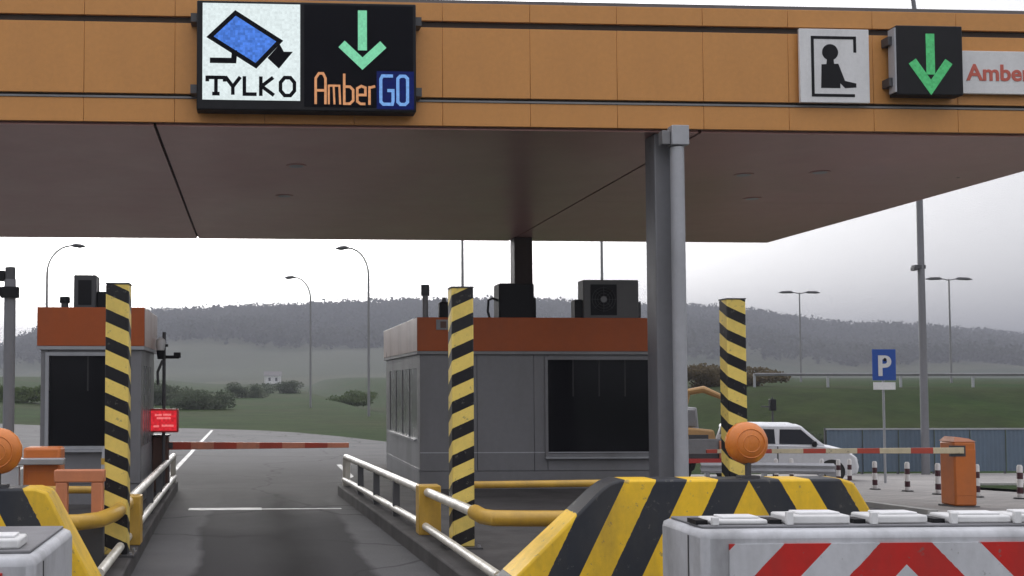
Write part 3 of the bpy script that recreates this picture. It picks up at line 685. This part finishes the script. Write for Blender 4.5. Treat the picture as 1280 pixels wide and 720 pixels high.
# ------------------------------------------------------------------ left island equipment
gp = thing('camera_pole', 'grey pole with dark collar left of the narrow booth', 'pole', (-2.80, 13.0, .17))
MB().tube([(0, 0, 0), (0, 0, 2.95)], .065, 14).build('pole', 'column', gp); MB().tube([(0, 0, 2.93), (0, 0, 3.09)], .058, 14).build('cap', 'dgrey', gp)
cl = MB().tube([(0, 0, 2.74), (0, 0, 2.86)], .105, 14).build('collar', 'black', gp); B(-.22, -.08, -.05, .05, 2.76, 2.86).build('camera', 'black', cl, bev=.01); B(-.13, -.06, -.04, .04, 2.93, 3.05).build('sensor', 'black', gp, bev=.01)
ob = thing('barrier_cabinet', 'orange cabinet with grey arm bracket beside the left chevron nose', 'barrier', (-2.30, 12.5, .17))
B(-.20, .20, -.16, .16, .03, 1.06).build('cabinet', 'orange', ob, bev=.03); B(-.23, .23, -.19, .19, 0, .03).build('base_plate', 'dgrey', ob)
B(-.36, .26, -.30, -.17, .88, .95).build('arm_bracket', 'galv', ob, bev=.01); B(-.44, -.22, -.26, -.18, .5, .86).build('control_box', 'pipe', ob, bev=.01)
B(-.15, .15, -.166, -.16, .25, .8).build('door', 'orange', ob, bev=.004)
up = thing('guard_hoop', 'faded orange square hoop guard under the striped post', 'guard hoop', (-1.68, 11.0, .17))
B(-.225, -.115, -.06, .06, 0, .80).build('upright', 'palorange', up, bev=.012); B(.115, .225, -.06, .06, 0, .80).build('upright', 'palorange', up, bev=.012)
B(-.24, .24, -.065, .065, .80, .92).build('top_bar', 'palorange', up, bev=.012)
B(-.11, .11, -.03, .03, .36, .44).build('lower_bar', 'yellow', up)
B(-.25, .25, -.16, -.065, 0, .44).build('meter_box', 'dgrey', up, bev=.01)
tk = thing('traffic_cone_marker', 'thin pale marker standing at the left booth window', 'marker', (-1.92, 14.6, .17))
MB().tube([(0, 0, .03), (0, 0, .75), (0, 0, .95)], [.05, .042, .03], 12).build('tube', 'pipe', tk); B(-.13, .13, -.13, .13, 0, .03).build('base', 'black', tk, bev=.01); MB().tube([(0, 0, .72), (0, 0, .80)], .046, 12).build('band', 'yellow', tk)

ld = thing('lane_display', 'red LED display on a thin mast with camera dome beside the narrow booth', 'led display', (-1.46, 18.2, .17))
MB().tube([(0, .08, 0), (0, .08, 2.60)], .028, 10).build('mast', 'dgrey', ld)
hsg = B(-.225, .245, -.06, .06, .98, 1.36).build('housing', 'red', ld, bev=.015)
B(-.195, .215, -.064, -.06, 1.01, 1.33).build('screen', 'e_red', hsg)
mb = MB()
for (a_, b_, z) in ((-.13, -.02, 1.26), (.0, .13, 1.265), (-.10, .12, 1.21), (-.02, .17, 1.09), (-.15, -.06, 1.08)): mb.bb(a_, b_, -.068, -.064, z - .016, z + .016)
mb.build('lit_rows', 'e_redlt', hsg)
B(-.09, .07, -.03, .03, 2.36, 2.40).build('cross_arm', 'black', ld); B(.03, .24, .03, .10, 2.17, 2.22).build('side_arm', 'black', ld); B(.16, .27, -.02, .1, 2.18, 2.27).build('camera', 'black', ld, bev=.01)
MB().tube([(-.05, 0, 2.30), (-.05, 0, 2.38), (-.05, 0, 2.47), (-.05, 0, 2.51)], [.06, .085, .075, .02], 14).build('dome', 'white', ld)
MB().tube([(-.05, 0, 2.16), (-.05, 0, 2.30)], [.05, .07], 12).build('dome_base', 'black', ld)
mb = MB(); mb.tube([(-.02, .03, 2.14), (-.10, .03, 1.95), (-.09, .03, 1.75)], .022, 8); mb.build('cable', 'dgrey', ld)
bc = thing('lane_barrier', 'dark brown barrier cabinet with lowered red striped arm across the lane', 'barrier', (-1.53, 18.6, .17))
B(-.13, .13, -.15, .15, 0, .90).build('cabinet', 'brown', bc, bev=.02); B(-.145, .145, -.165, .165, .90, .93).build('lid', 'dgrey', bc, bev=.006)
B(.10, .20, -.07, .07, .70, .80).build('arm_socket', 'dgrey', bc)
mb = MB(); mb.hexa([(0, -.035, -.065), (2.98, -.035, -.04), (2.98, .035, -.04), (0, .035, -.065)], [(0, -.035, .065), (2.98, -.035, .04), (2.98, .035, .04), (0, .035, .065)])
mb.build('arm', 'arm_red', bc, (.12, -.02, .745), bev=.008)

# ------------------------------------------------------------------ right-hand equipment
zb = gz(11.64, 18)
rbar = thing('lane_barrier', 'bright orange barrier cabinet with long striped arm, right of the toll plaza', 'barrier', (11.64, 18.0, zb))
B(-.185, .185, -.2, .2, .03, 1.08).build('cabinet', 'orange', rbar, bev=.03); B(-.21, .21, -.23, .23, 0, .03).build('base_plate', 'dgrey', rbar)
B(-.17, .17, -.206, -.2, .2, .95).build('door', 'orange', rbar, bev=.004)
MB().hexa([(-.19, -.2, 1.08), (.19, -.2, 1.08), (.19, .2, 1.08), (-.19, .2, 1.08)], [(-.13, -.14, 1.16), (.10, -.14, 1.13), (.10, .14, 1.13), (-.13, .14, 1.16)]).build('sloped_lid', 'palorange', rbar)
MB().hexa([(-4.3, -.25, -.03), (0, -.25, -.05), (0, -.21, -.05), (-4.3, -.21, -.03)], [(-4.3, -.25, .03), (0, -.25, .05), (0, -.21, .05), (-4.3, -.21, .03)]).build('arm', 'arm', rbar, (-.05, 0, .94), bev=.006)
B(-.25, 0, -.21, -.16, .84, 1.02).build('arm_socket', 'dgrey', rbar)
# delineator posts
def delineator(x, y, label):
    t_ = thing('delineator_post', label, 'delineator', (x, y, gz(x, y) + .004), 0, 'red and white delineators on the paving')
    MB().tube([(0, 0, .02), (0, 0, .60), (0, 0, .63)], [.055, .05, .035], 12).build('tube', 'boll', t_)
    MB().tube([(0, 0, 0), (0, 0, .025)], [.12, .11], 14).build('base', 'black', t_)
names = ['delineator half hidden behind the round amber lamp', 'delineator below the white car doors', 'red and white delineator farthest left, beside the white car', 'second delineator from the left, under the car bonnet', 'third delineator from the left, just right of the car',
         'delineator standing alone left of the parking sign post', 'delineator between the parking sign and the orange cabinet', 'delineator right beside the orange cabinet on its left',
         'delineator just right of the orange barrier cabinet', 'delineator cut by the right edge of the picture']
pos = [(13.4, 28.2), (14.0, 28.6), (14.4, 27.8), (14.35, 26.9), (14.85, 27.3), (13.85, 24.4), (14.0, 23.4), (13.8, 22.0), (13.85, 20.85), (14.25, 20.2)]
for (x, y), n_ in zip(pos, names): delineator(x, y, n_)
# parking sign
zs = gz(16.2, 28)
ps = thing('parking_sign', 'blue square parking sign with white P on a thin post', 'road sign', (16.2, 28.0, zs))
MB().tube([(0, .05, 0), (0, .05, 2.83 - zs)], .03, 10).build('post', 'galv', ps)
pp_ = B(-.31, .31, -.01, .012, 2.04 - zs, 2.84 - zs).build('plate', 'blue', ps, bev=.004)
B(-.29, .29, -.008, .01, 1.80 - zs, 1.99 - zs).build('sub_plate', 'signwhite', ps)
text_mesh('P', .72, 'letter', 'white', pp_, (-.19, -.012, 2.17 - zs), .02)
MB().prism_y(disc_pts(.02, 2.57 - zs, .045, 12), -.018, -.010).build('dot', 'signblack', pp_)
# mast with bracket
def g_at(x, y): return gz(x, y)
zz = g_at(21.5, 35)
mp_ = thing('light_mast', 'tall dark mast rising past the canopy corner, behind the parking sign', 'mast', (21.56, 35, zz))
MB().tube([(0, 0, 0), (0, 0, 8 - zz), (0, 0, 14 - zz), (-.05, 0, 14.5 - zz), (-.25, 0, 14.9 - zz), (-.6, 0, 15.1 - zz)], [.13, .10, .075, .065, .055, .05], 12).build('pole', 'column', mp_)
B(-.26, .1, -.1, .1, 5.68 - zz, 5.80 - zz).build('bracket', 'dgrey', mp_); B(-.30, -.18, -.12, .1, 5.62 - zz, 5.74 - zz).build('camera', 'dgrey', mp_, bev=.01)
B(-.95, -.55, -.12, .12, 15.06 - zz, 15.16 - zz).build('lamp_head', 'mgrey', mp_, bev=.03)
# street lamps
def street_lamp(label, x, y, ztop, arm, heads=1, thick=.085):
    z0 = gz(x, y); t_ = thing('street_lamp', label, 'street lamp', (x, y, z0), 0, 'street lamps beyond the toll plaza')
    h = ztop - z0
    if heads == 1:
        pts = [(0, 0, 0), (0, 0, h - 1.7)] + [(arm * (1 - math.cos(a_)), 0, h - 1.7 + 1.6 * math.sin(a_)) for a_ in np.linspace(.2, math.pi / 2, 7)]
        MB().tube(pts, [thick, thick * .75] + [thick * .6] * 7, 10).build('pole', 'mgrey', t_)
        x1 = pts[-1][0]; s_ = 1 if arm > 0 else -1
        MB().tube([(x1 - .05 * s_, 0, h - .1), (x1 + .15 * s_, 0, h - .08), (x1 + .45 * s_, 0, h - .12), (x1 + .75 * s_, 0, h - .14)], [.05, .12, .13, .03], 10).build('lamp_head', 'dgrey', t_)
    else:
        MB().tube([(0, 0, 0), (0, 0, h)], [thick, thick * .6], 10).build('pole', 'mgrey', t_)
        for s_ in (-1, 1):
            MB().tube([(0, 0, h - .1), (s_ * .6, 0, h + .02)], .045, 8).build('arm', 'mgrey', t_)
            MB().tube([(s_ * .55, 0, h), (s_ * .8, 0, h + .04), (s_ * 1.5, 0, h + .02), (s_ * 1.9, 0, h - .02)], [.05, .12, .12, .03], 10).build('lamp_head', 'dgrey', t_)
street_lamp('street lamp with arm to the left, nearer of the two past the lane', 6.66, 65, 10.05, -1.2)
street_lamp('street lamp with arm to the left, farther and lower one past the lane', 4.17, 83, 10.05, -1.2)
street_lamp('street lamp with arm to the right, above the narrow booth', -11.73, 64, 9.95, 1.4)
street_lamp('street lamp pole rising behind the striped post at the wide booth', 10.33, 55, 11.5, -1.2)
street_lamp('street lamp pole rising behind the air conditioner', 17.37, 55, 11.5, -1.2)
street_lamp('double-headed street lamp right of the tall mast', 54.6, 85, 10.3, 0, 2, .09)
street_lamp('double-headed street lamp between striped post and parking sign', 48.5, 97, 10.2, 0, 2, .09)

# blue-grey fence
fe = thing('sheet_fence', 'blue-grey corrugated sheet fence below the grass bank', 'fence', (18.6, 35.6, gz(21, 35.6)))
cor = MB(); nn = 16; vs = []
for i in range(nn * 2 + 1):
    xx = i * 1.17 / (nn * 2); yy = .011 * (1 if (i // 2) % 2 else -1)
    vs += [(xx, yy, .08), (xx, yy, 1.44)]
cor.add(vs, [(2 * i, 2 * i + 2, 2 * i + 3, 2 * i + 1) for i in range(nn * 2)])
p0 = None
for k in range(13):
    if p0 is None: p0 = cor.build('panel', 'fence', fe, (.02, 0, 0))
    else: o = p0.copy(); COL.objects.link(o); o.location.x = .02 + k * 1.21
    B(-.03, .03, .03, .09, 0, 1.5).build('post', 'dgrey', fe, (k * 1.21, 0, 0))
B(0, 13 * 1.21, -.03, .03, 1.44, 1.49).build('top_rail', 'galv', fe)
# crash barrier on the bank
gb = thing('crash_barrier', 'pale steel crash barrier along the top of the grass bank', 'crash barrier', (26.5, 58, gz(40, 58)))
MB().add([(x, y, z) for x in np.linspace(0, 70, 8) for (y, z) in ((0, .56), (-.04, .6), (0, .64), (-.04, .68), (0, .72))], [(i * 5 + k, (i + 1) * 5 + k, (i + 1) * 5 + k + 1, i * 5 + k + 1) for i in range(7) for k in range(4)]).build('beam', 'mgrey', gb)
for k in range(18): B(-.05, .05, .02, .12, -.5, .70).build('post', 'galv', gb, (k * 4.0, 0, 0))
gb3 = thing('crash_barrier', 'short grey crash barrier in front of the white car', 'crash barrier', (11.0, 27.2, gz(12.5, 27.2)))
MB().add([(x, y, z + (-.03 if x > 2.9 else 0)) for x in np.linspace(0, 3.4, 3) for (y, z) in ((0, .30), (-.06, .36), (0, .43), (-.06, .50), (0, .56))], [(i * 5 + k, (i + 1) * 5 + k, (i + 1) * 5 + k + 1, i * 5 + k + 1) for i in range(2) for k in range(4)]).build('beam', 'pipe', gb3)
for k in range(3): B(-.05, .05, .02, .12, -.15, .52).build('post', 'galv', gb3, (.2 + k * 1.45, 0, 0))
# ------------------------------------------------------------------ white car
def make_car(label, x, y, rz):
    t_ = thing('parked_car', label, 'car', (x, y, gz(x, y) + .004), rz)
    hw = .86
    # lower body: side profile (x forward), lofted across width with tuck-in
    prof = [(-1.98, .30), (-2.02, .55), (-2.0, .95), (-1.92, 1.02), (.85, 1.0), (1.2, .95), (1.55, .86), (1.75, .70), (1.80, .45), (1.76, .28), (1.60, .22), (-1.5, .22)]
    def loft(P, ws):
        mb = MB(); n = len(P); vs = []
        for (yy, k) in ws: vs += [(px_ * (1 - .02 * k) , yy, pz) for px_, pz in P]
        m_ = len(ws)
        fs = [(j * n + i, j * n + (i + 1) % n, (j + 1) * n + (i + 1) % n, (j + 1) * n + i) for j in range(m_ - 1) for i in range(n)]
        return mb.add(vs, fs + [tuple(range(n)), tuple(range((m_ - 1) * n, m_ * n))[::-1]])
    loft(prof, [(-hw, 1.6), (-hw + .06, .3), (0, 0), (hw - .06, .3), (hw, 1.6)]).build('body', 'carwhite', t_, bev=.02)
    # greenhouse
    lo = [(-1.92, -.80), (.98, -.80), (.98, .80), (-1.92, .80)]; hi = [(-1.72, -.66), (.36, -.66), (.36, .66), (-1.72, .66)]
    MB().hexa([(a_, b_, .99) for a_, b_ in lo], [(a_, b_, 1.55) for a_, b_ in hi]).build('cabin', 'carwhite', t_, bev=.05)
    MB().hexa([(-1.70, -.60, 1.54), (.30, -.60, 1.54), (.30, .60, 1.54), (-1.70, .60, 1.54)], [(-1.5, -.5, 1.60), (.1, -.5, 1.60), (.1, .5, 1.60), (-1.5, .5, 1.60)]).build('roof', 'carwhite', t_, bev=.03)
    def sidepane(x0, x1, s_, slant0, slant1, nm):
        P = lambda xx, f: (xx, s_ * (.80 - .14 * f + .008), .99 + .56 * f)
        mb = MB().add([P(x0, .08), P(x1, .08), P(x1 - slant1, .80), P(x0 + slant0, .80)], [(0, 1, 2, 3)]); mb.build(nm, 'carglass', t_, smooth=False)
    for s_ in (-1, 1):
        sidepane(-1.78, -1.12, s_, .14, .02, 'rear_window'); sidepane(-1.02, -.30, s_, .02, .02, 'door_window'); sidepane(-.20, .80, s_, .02, .44, 'front_window')
        B(-.26, -.23, s_ * .862 - .004, s_ * .862 + .004, .3, .97).build('door_seam', 'dgrey', t_); B(-1.08, -1.05, s_ * .862 - .004, s_ * .862 + .004, .3, .97).build('door_seam', 'dgrey', t_)
        for xx in (-.45, -1.25): B(xx, xx + .18, s_ * .868 - .012, s_ * .868 + .012, .86, .90).build('door_handle', 'dgrey', t_)
        B(.62, .74, s_ * .93 - .09, s_ * .93 + .09, .98, 1.13).build('mirror', 'black', t_, bev=.03)
        MB().hexa([(1.5, s_ * .62 - .16, .62), (1.79, s_ * .62 - .16, .62), (1.79, s_ * .62 + .16, .62), (1.5, s_ * .62 + .16, .62)], [(1.48, s_ * .62 - .16, .80), (1.66, s_ * .62 - .16, .80), (1.66, s_ * .62 + .16, .80), (1.48, s_ * .62 + .16, .80)]).build('headlight', 'galv', t_)
        B(-2.03, -1.98, s_ * .72 - .08, s_ * .72 + .08, .75, 1.05).build('tail_light', 'red', t_)
        B(-1.2, 1.1, s_ * .866 - .006, s_ * .866 + .006, .24, .34).build('sill_trim', 'dgrey', t_)
        for xx in (1.12, -1.30):
            wh = MB().tube([(xx, s_ * .66, .32), (xx, s_ * .875, .32)], .32, 24).build('wheel', 'tyre', t_)
            MB().tube([(xx, s_ * .86, .32), (xx, s_ * .882, .32)], .20, 16).build('rim', 'galv', wh); MB().tube([(xx, s_ * .88, .32), (xx, s_ * .89, .32)], .05, 10).build('hub', 'dgrey', wh)
    # windscreens, slightly proud of the cabin
    P = lambda f, yy: (.98 - .62 * f + .008, yy * (.77 - .14 * f), .99 + .56 * f + .006)
    MB().add([P(.06, -1), P(.06, 1), P(.90, 1), P(.90, -1)], [(0, 1, 2, 3)]).build('windscreen', 'carglass', t_, smooth=False)
    Q = lambda f, yy: (-1.92 + .20 * f - .006, yy * (.72 - .17 * f), .99 + .56 * f)
    MB().add([Q(.1, -1), Q(.1, 1), Q(.86, 1), Q(.86, -1)], [(0, 1, 2, 3)]).build('rear_screen', 'carglass', t_, smooth=False)
    B(1.78, 1.815, -.5, .5, .42, .58).build('grille', 'black', t_); B(1.81, 1.825, -.26, .26, .34, .44).build('number_plate', 'white', t_)
    return t_
make_car('white hatchback parked behind the barrier arm, nose to the right', 15.0, 31.0, R(-22))
# service truck seen from behind
sv = thing('service_truck', 'small flatbed truck carrying a tan loader arm, partly hidden behind the striped post', 'truck', (12.55, 30.0, gz(12.5, 30)))
B(-.85, .85, 0, 3.0, .62, .74).build('flatbed', 'dgrey', sv); B(-.85, .85, -.03, 0, .74, 1.15).build('tailboard', 'mgrey', sv, bev=.01)
B(-.86, -.82, 0, 3.0, .74, 1.12).build('side_board', 'mgrey', sv); B(.82, .86, 0, 3.0, .74, 1.12).build('side_board', 'mgrey', sv)
MB().hexa([(-.70, .25, .74), (.25, .25, .74), (.25, 1.6, .74), (-.70, 1.6, .74)], [(-.62, .35, 1.45), (.15, .35, 1.38), (.15, 1.4, 1.38), (-.62, 1.4, 1.45)]).build('engine_housing', 'tan', sv, bev=.06)
B(-.60, -.05, .30, .36, 1.0, 1.25).build('grille', 'dgrey', sv)
B(-.66, -.30, .5, 1.1, 1.45, 1.95).build('control_stand', 'mgrey', sv, bev=.04)
MB().tube([(-.55, .8, 1.9), (-.45, .75, 2.42), (-.05, .6, 2.50), (.42, .45, 2.28), (.62, .4, 1.7)], [.08, .11, .10, .08, .06], 10).build('loader_arm', 'tan', sv)
MB().hexa([(.42, .2, 1.25), (.86, .2, 1.25), (.86, .7, 1.25), (.42, .7, 1.25)], [(.5, .3, 1.75), (.8, .3, 1.75), (.8, .6, 1.75), (.5, .6, 1.75)]).build('bucket', 'dgrey', sv)
MB().hexa([(-.88, 3.05, .5), (.88, 3.05, .5), (.88, 4.4, .5), (-.88, 4.4, .5)], [(-.78, 3.1, 1.95), (.78, 3.1, 1.95), (.78, 4.0, 1.95), (-.78, 4.0, 1.95)]).build('cab', 'mgrey', sv, bev=.05)
B(-.6, .6, 3.03, 3.07, 1.35, 1.8).build('rear_window', 'carglass', sv)
B(.1, .8, -.09, -.03, .62, 1.1).build('equipment_box', 'palorange', sv, bev=.02)
B(-.85, .85, -.1, -.04, .50, .62).build('light_bar', 'red', sv)
for xx in (-.62, .62):
    for yy in (.8, 3.6):
        wh = MB().tube([(xx - .15, yy, .37), (xx + .15, yy, .37)], .37, 20).build('wheel', 'tyre', sv)
        sg = 1 if xx > 0 else -1; MB().tube([(xx + sg * .14, yy, .37), (xx + sg * .156, yy, .37)], .2, 14).build('rim', 'galv', wh)
sg_ = thing('signal_post', 'thin signal post with dark lamp behind the white car', 'signal', (15.6, 33, gz(15.6, 33)))
MB().tube([(0, 0, 0), (0, 0, 2.4)], .03, 8).build('post', 'dgrey', sg_); B(-.09, .09, -.08, .08, 2.0, 2.35).build('signal_head', 'black', sg_, bev=.02); B(-.35, 0, -.02, .02, 2.1, 2.14).build('side_arm', 'dgrey', sg_)

# ------------------------------------------------------------------ vegetation
def leaf_cloud(centers, radii, n, size, seed, squash=1.0, flat=.0):
    r = np.random.default_rng(seed); N = len(centers)
    u = r.normal(size=(N, n, 3)); u /= np.linalg.norm(u, axis=2, keepdims=True)
    rad = r.random((N, n, 1)) ** .4
    p = centers[:, None, :] + u * rad * radii[:, None, :]
    a = r.normal(size=(N, n, 3)); a /= np.linalg.norm(a, axis=2, keepdims=True)
    b_ = np.cross(a, r.normal(size=(N, n, 3))); b_ /= np.linalg.norm(b_, axis=2, keepdims=True)
    s = size * (.6 + .8 * r.random((N, n, 1)))
    q = np.stack([p - a * s, p - b_ * s * .7, p + a * s, p + b_ * s * .7], 2).reshape(-1, 3)
    return q
def quads_mesh(name, q, material):
    nq = len(q) // 4; me = bpy.data.meshes.new(name)
    me.vertices.add(nq * 4); me.vertices.foreach_set('co', np.ascontiguousarray(q, dtype=np.float32).ravel())
    me.loops.add(nq * 4); me.loops.foreach_set('vertex_index', np.arange(nq * 4, dtype=np.int32))
    me.polygons.add(nq); me.polygons.foreach_set('loop_start', np.arange(0, nq * 4, 4, dtype=np.int32)); me.polygons.foreach_set('loop_total', np.full(nq, 4, dtype=np.int32))
    me.update(); me.validate(); me.materials.append(material); return me
def tree(label, x, y, h, r, seed, name='tree', mt='leaf', zoff=0, bush=False):
    z0 = gz(x, y) + zoff; t_ = thing(name, label, 'shrub' if bush else 'tree', (x, y, z0))
    rr = np.random.default_rng(seed)
    k = 16; cz = h * (.62 if not bush else .5)
    cen = np.stack([rr.normal(0, r * .42, k), rr.normal(0, r * .42, k), cz + rr.normal(0, h * .14, k)], -1)
    if bush: cen[:, 2] = np.abs(rr.normal(h * .35, h * .2, k))
    q = leaf_cloud(cen, np.full((k, 3), 1.0) * np.array([r * .42, r * .42, min(r * .4, h * .24)]), 260, r * .036, seed)
    put('crown', quads_mesh('crown', q, M[mt]), t_)
    mb = MB(); mb.tube([(0, 0, -.2), (r * .04, 0, h * .3), (0, r * .04, h * .65)], [h * .035, h * .026, h * .01], 8)
    for c in cen[:4]: mb.tube([(0, 0, h * .28), tuple(c * .6 + np.array([0, 0, h * .15])), tuple(c)], [h * .018, h * .012, h * .004], 6)
    mb.build('trunk', 'bark', t_)
tree('low dark shrub on the grass bank above the white car', 20.6, 39.5, 1.7, 1.3, 3, 'shrub', 'leafd', 0, True)
tree('small dark shrub right of the larger one on the grass bank', 22.2, 40.0, 1.3, 1.1, 4, 'shrub', 'leafd', 0, True)
far = [('broad dark scrub bush beyond the left end of the road', -7.2, 92, 2.1, 2.6, 'leafd'), ('low scrub bush just right of the red display, beyond the road', -3.6, 80, 1.6, 2.2, 'leafd'), ('small bush left of the tiny white house', -1.0, 120, 1.7, 2.0, 'leafd'),
       ('bush below the tiny white house, in the valley', 4.2, 150, 2.2, 2.6, 'leafd'), ('green bush beyond the grass, behind the nearer lamp', 9.5, 110, 1.6, 2.6, 'leaf'),
       ('brownish bush on the bank behind the truck', 25.5, 63, 1.3, 2.0, 'brownleaf'), ('second brownish bush on the bank, behind the striped post', 28.5, 64, 1.1, 2.2, 'brownleaf'), ('green bush left of the narrow booth', -17, 85, 1.6, 2.6, 'leaf')]
M['brownleaf'] = leafmat('leaf_brown', (.11, .088, .055), (.13, .105, .065), .3, 2)
for i, (l_, x, y, h, r, mt) in enumerate(far): tree(l_, x, y, h, r, 20 + i, 'shrub', mt, 0, True)
# hills
RX = np.array([-1500, -900, -408, -343, -212, -186, -133, -80, -12, 70, 138, 228, 263, 319, 376, 425, 475, 525, 583, 634, 678, 840, 1300, 2200.])
RZ = np.array([6, 8, 10, 20, 35, 47, 60, 66, 70, 72, 75, 76, 75, 73, 71, 68, 61, 55, 55, 52, 47, 32, 25, 15.])
TREE_H = 9.0
def hill(X, Y):
    k = X * 950 / np.maximum(Y, 300.)          # ridge runs round the valley
    rz_ = np.interp(k, RX, RZ) - TREE_H
    prof = .10 * sstep(330, 480, Y) + .30 * sstep(430, 700, Y) + .60 * sstep(600, 960, Y)
    prof = prof * (1 - .45 * sstep(1000, 1700, Y))
    wav = 2.0 * np.sin(X * .021 + Y * .013) + 1.6 * np.sin(X * .043 - Y * .017 + 1)
    return 2.2 + (rz_ - 2.2) * prof + wav * sstep(380, 600, Y) * (1 - sstep(820, 950, Y)) - 3.5 * (1 - sstep(300, 400, Y))
hx = np.arange(-1500, 2201, 25.); hy = np.arange(300, 1801, 25.)
X, Y = np.meshgrid(hx, hy, indexing='ij'); Z = hill(X, Y); nxh, nyh = X.shape
me = bpy.data.meshes.new('hills'); me.from_pydata(np.stack([X, Y, Z], -1).reshape(-1, 3).tolist(), [], [(i * nyh + j, (i + 1) * nyh + j, (i + 1) * nyh + j + 1, i * nyh + j + 1) for i in range(nxh - 1) for j in range(nyh - 1)])
m, t, b = newmat('hill_fields'); v = coords(t)
vo = nd(t, 'ShaderNodeTexVoronoi'); vo.inputs['Scale'].default_value = .008; t.links.new(v, vo.inputs['Vector'])
sv_ = nd(t, 'ShaderNodeSeparateColor'); t.links.new(vo.outputs['Color'], sv_.inputs[0])
c = mixc(t, sv_.outputs[0], (.026, .038, .016), (.058, .060, .030)); c = mixc(t, .5, c, ramp(t, noise(t, v, .05, 6), .3, .7, (.5, .5, .5), (1.1, 1.1, 1.1)), 'MULTIPLY')
t.links.new(c, b.inputs['Base Color']); b.inputs['Roughness'].default_value = .95; b.inputs['Specular IOR Level'].default_value = .1
me.materials.append(m); me.shade_smooth(); struct(put('hills', me))
# woods on the hills: one mass
N = 26000
tx = rng.uniform(-520, 1050, N); ty = rng.uniform(540, 1010, N)
frac = sstep(560, 760, ty); patch = np.sin(tx * .017 + 1.3) + np.sin(ty * .021 + tx * .009) + np.sin(tx * .005 - 2)
keep = (rng.random(N) < np.clip(frac + .45 * (patch > .5) + .5 * (tx > 330 * ty / 950) * sstep(450, 520, ty), 0, 1)) & ((ty > 620) | (patch > .1) | (tx > 330 * ty / 950))
tx, ty = tx[keep], ty[keep]
ex = rng.uniform(-520, 1050, 1800); tx = np.concatenate([tx, ex]); ty = np.concatenate([ty, np.full(1800, 958.) + rng.normal(0, 12, 1800)])
hh = TREE_H * rng.uniform(.55, 1.25, len(tx)); con = (np.sin(tx * .03) + rng.normal(0, .6, len(tx))) > .5
cen = np.stack([tx, ty, hill(tx, ty) + hh * .5], -1)
rad = np.stack([np.where(con, hh * .22, hh * .42), np.where(con, hh * .22, hh * .42), hh * .55], -1)
q = leaf_cloud(cen, rad, 20, 1.15, 99)
# conifers taper to the top
m = leafmat('wood_foliage', (.030, .036, .024), (.052, .054, .036), .012, .12)
wo = put('hillside_wood', quads_mesh('hillside_wood', q, m)); wo['kind'] = 'stuff'; wo['label'] = 'hazy wooded ridge behind the toll plaza'; wo['category'] = 'woodland'
# small far house
ho = thing('far_house', 'tiny white house in the valley beyond the road', 'house', (5.0, 300, gz(5, 300)))
B(-2.2, 2.2, 0, 4, 0, 2.2).build('wall', 'white', ho); MB().add([(-2.4, -.2, 2.2), (2.4, -.2, 2.2), (2.4, 4.2, 2.2), (-2.4, 4.2, 2.2), (-2.4, 2, 3.4), (2.4, 2, 3.4)], [(0, 1, 5, 4), (3, 4, 5, 2), (0, 4, 3), (1, 2, 5)]).build('roof', 'roof', ho)
for xx in (-1.2, .6): B(xx, xx + .6, -.03, 0, .8, 1.7).build('window', 'dgrey', ho)

# ------------------------------------------------------------------ haze
hz = B(-2600, 2600, -420, 1900, -6, 96).build('haze', 'dgrey', smooth=False)
m = bpy.data.materials.new('haze_air'); m.use_nodes = True; t = m.node_tree; t.nodes.clear()
pv = nd(t, 'ShaderNodeVolumePrincipled'); pv.inputs['Color'].default_value = (.40, .415, .47, 1); pv.inputs['Density'].default_value = .00105; pv.inputs['Anisotropy'].default_value = .2
ou = nd(t, 'ShaderNodeOutputMaterial'); t.links.new(pv.outputs[0], ou.inputs['Volume'])
hz.data.materials.clear(); hz.data.materials.append(m); hz['kind'] = 'stuff'; hz['label'] = 'pale haze in the air'; hz['category'] = 'haze'
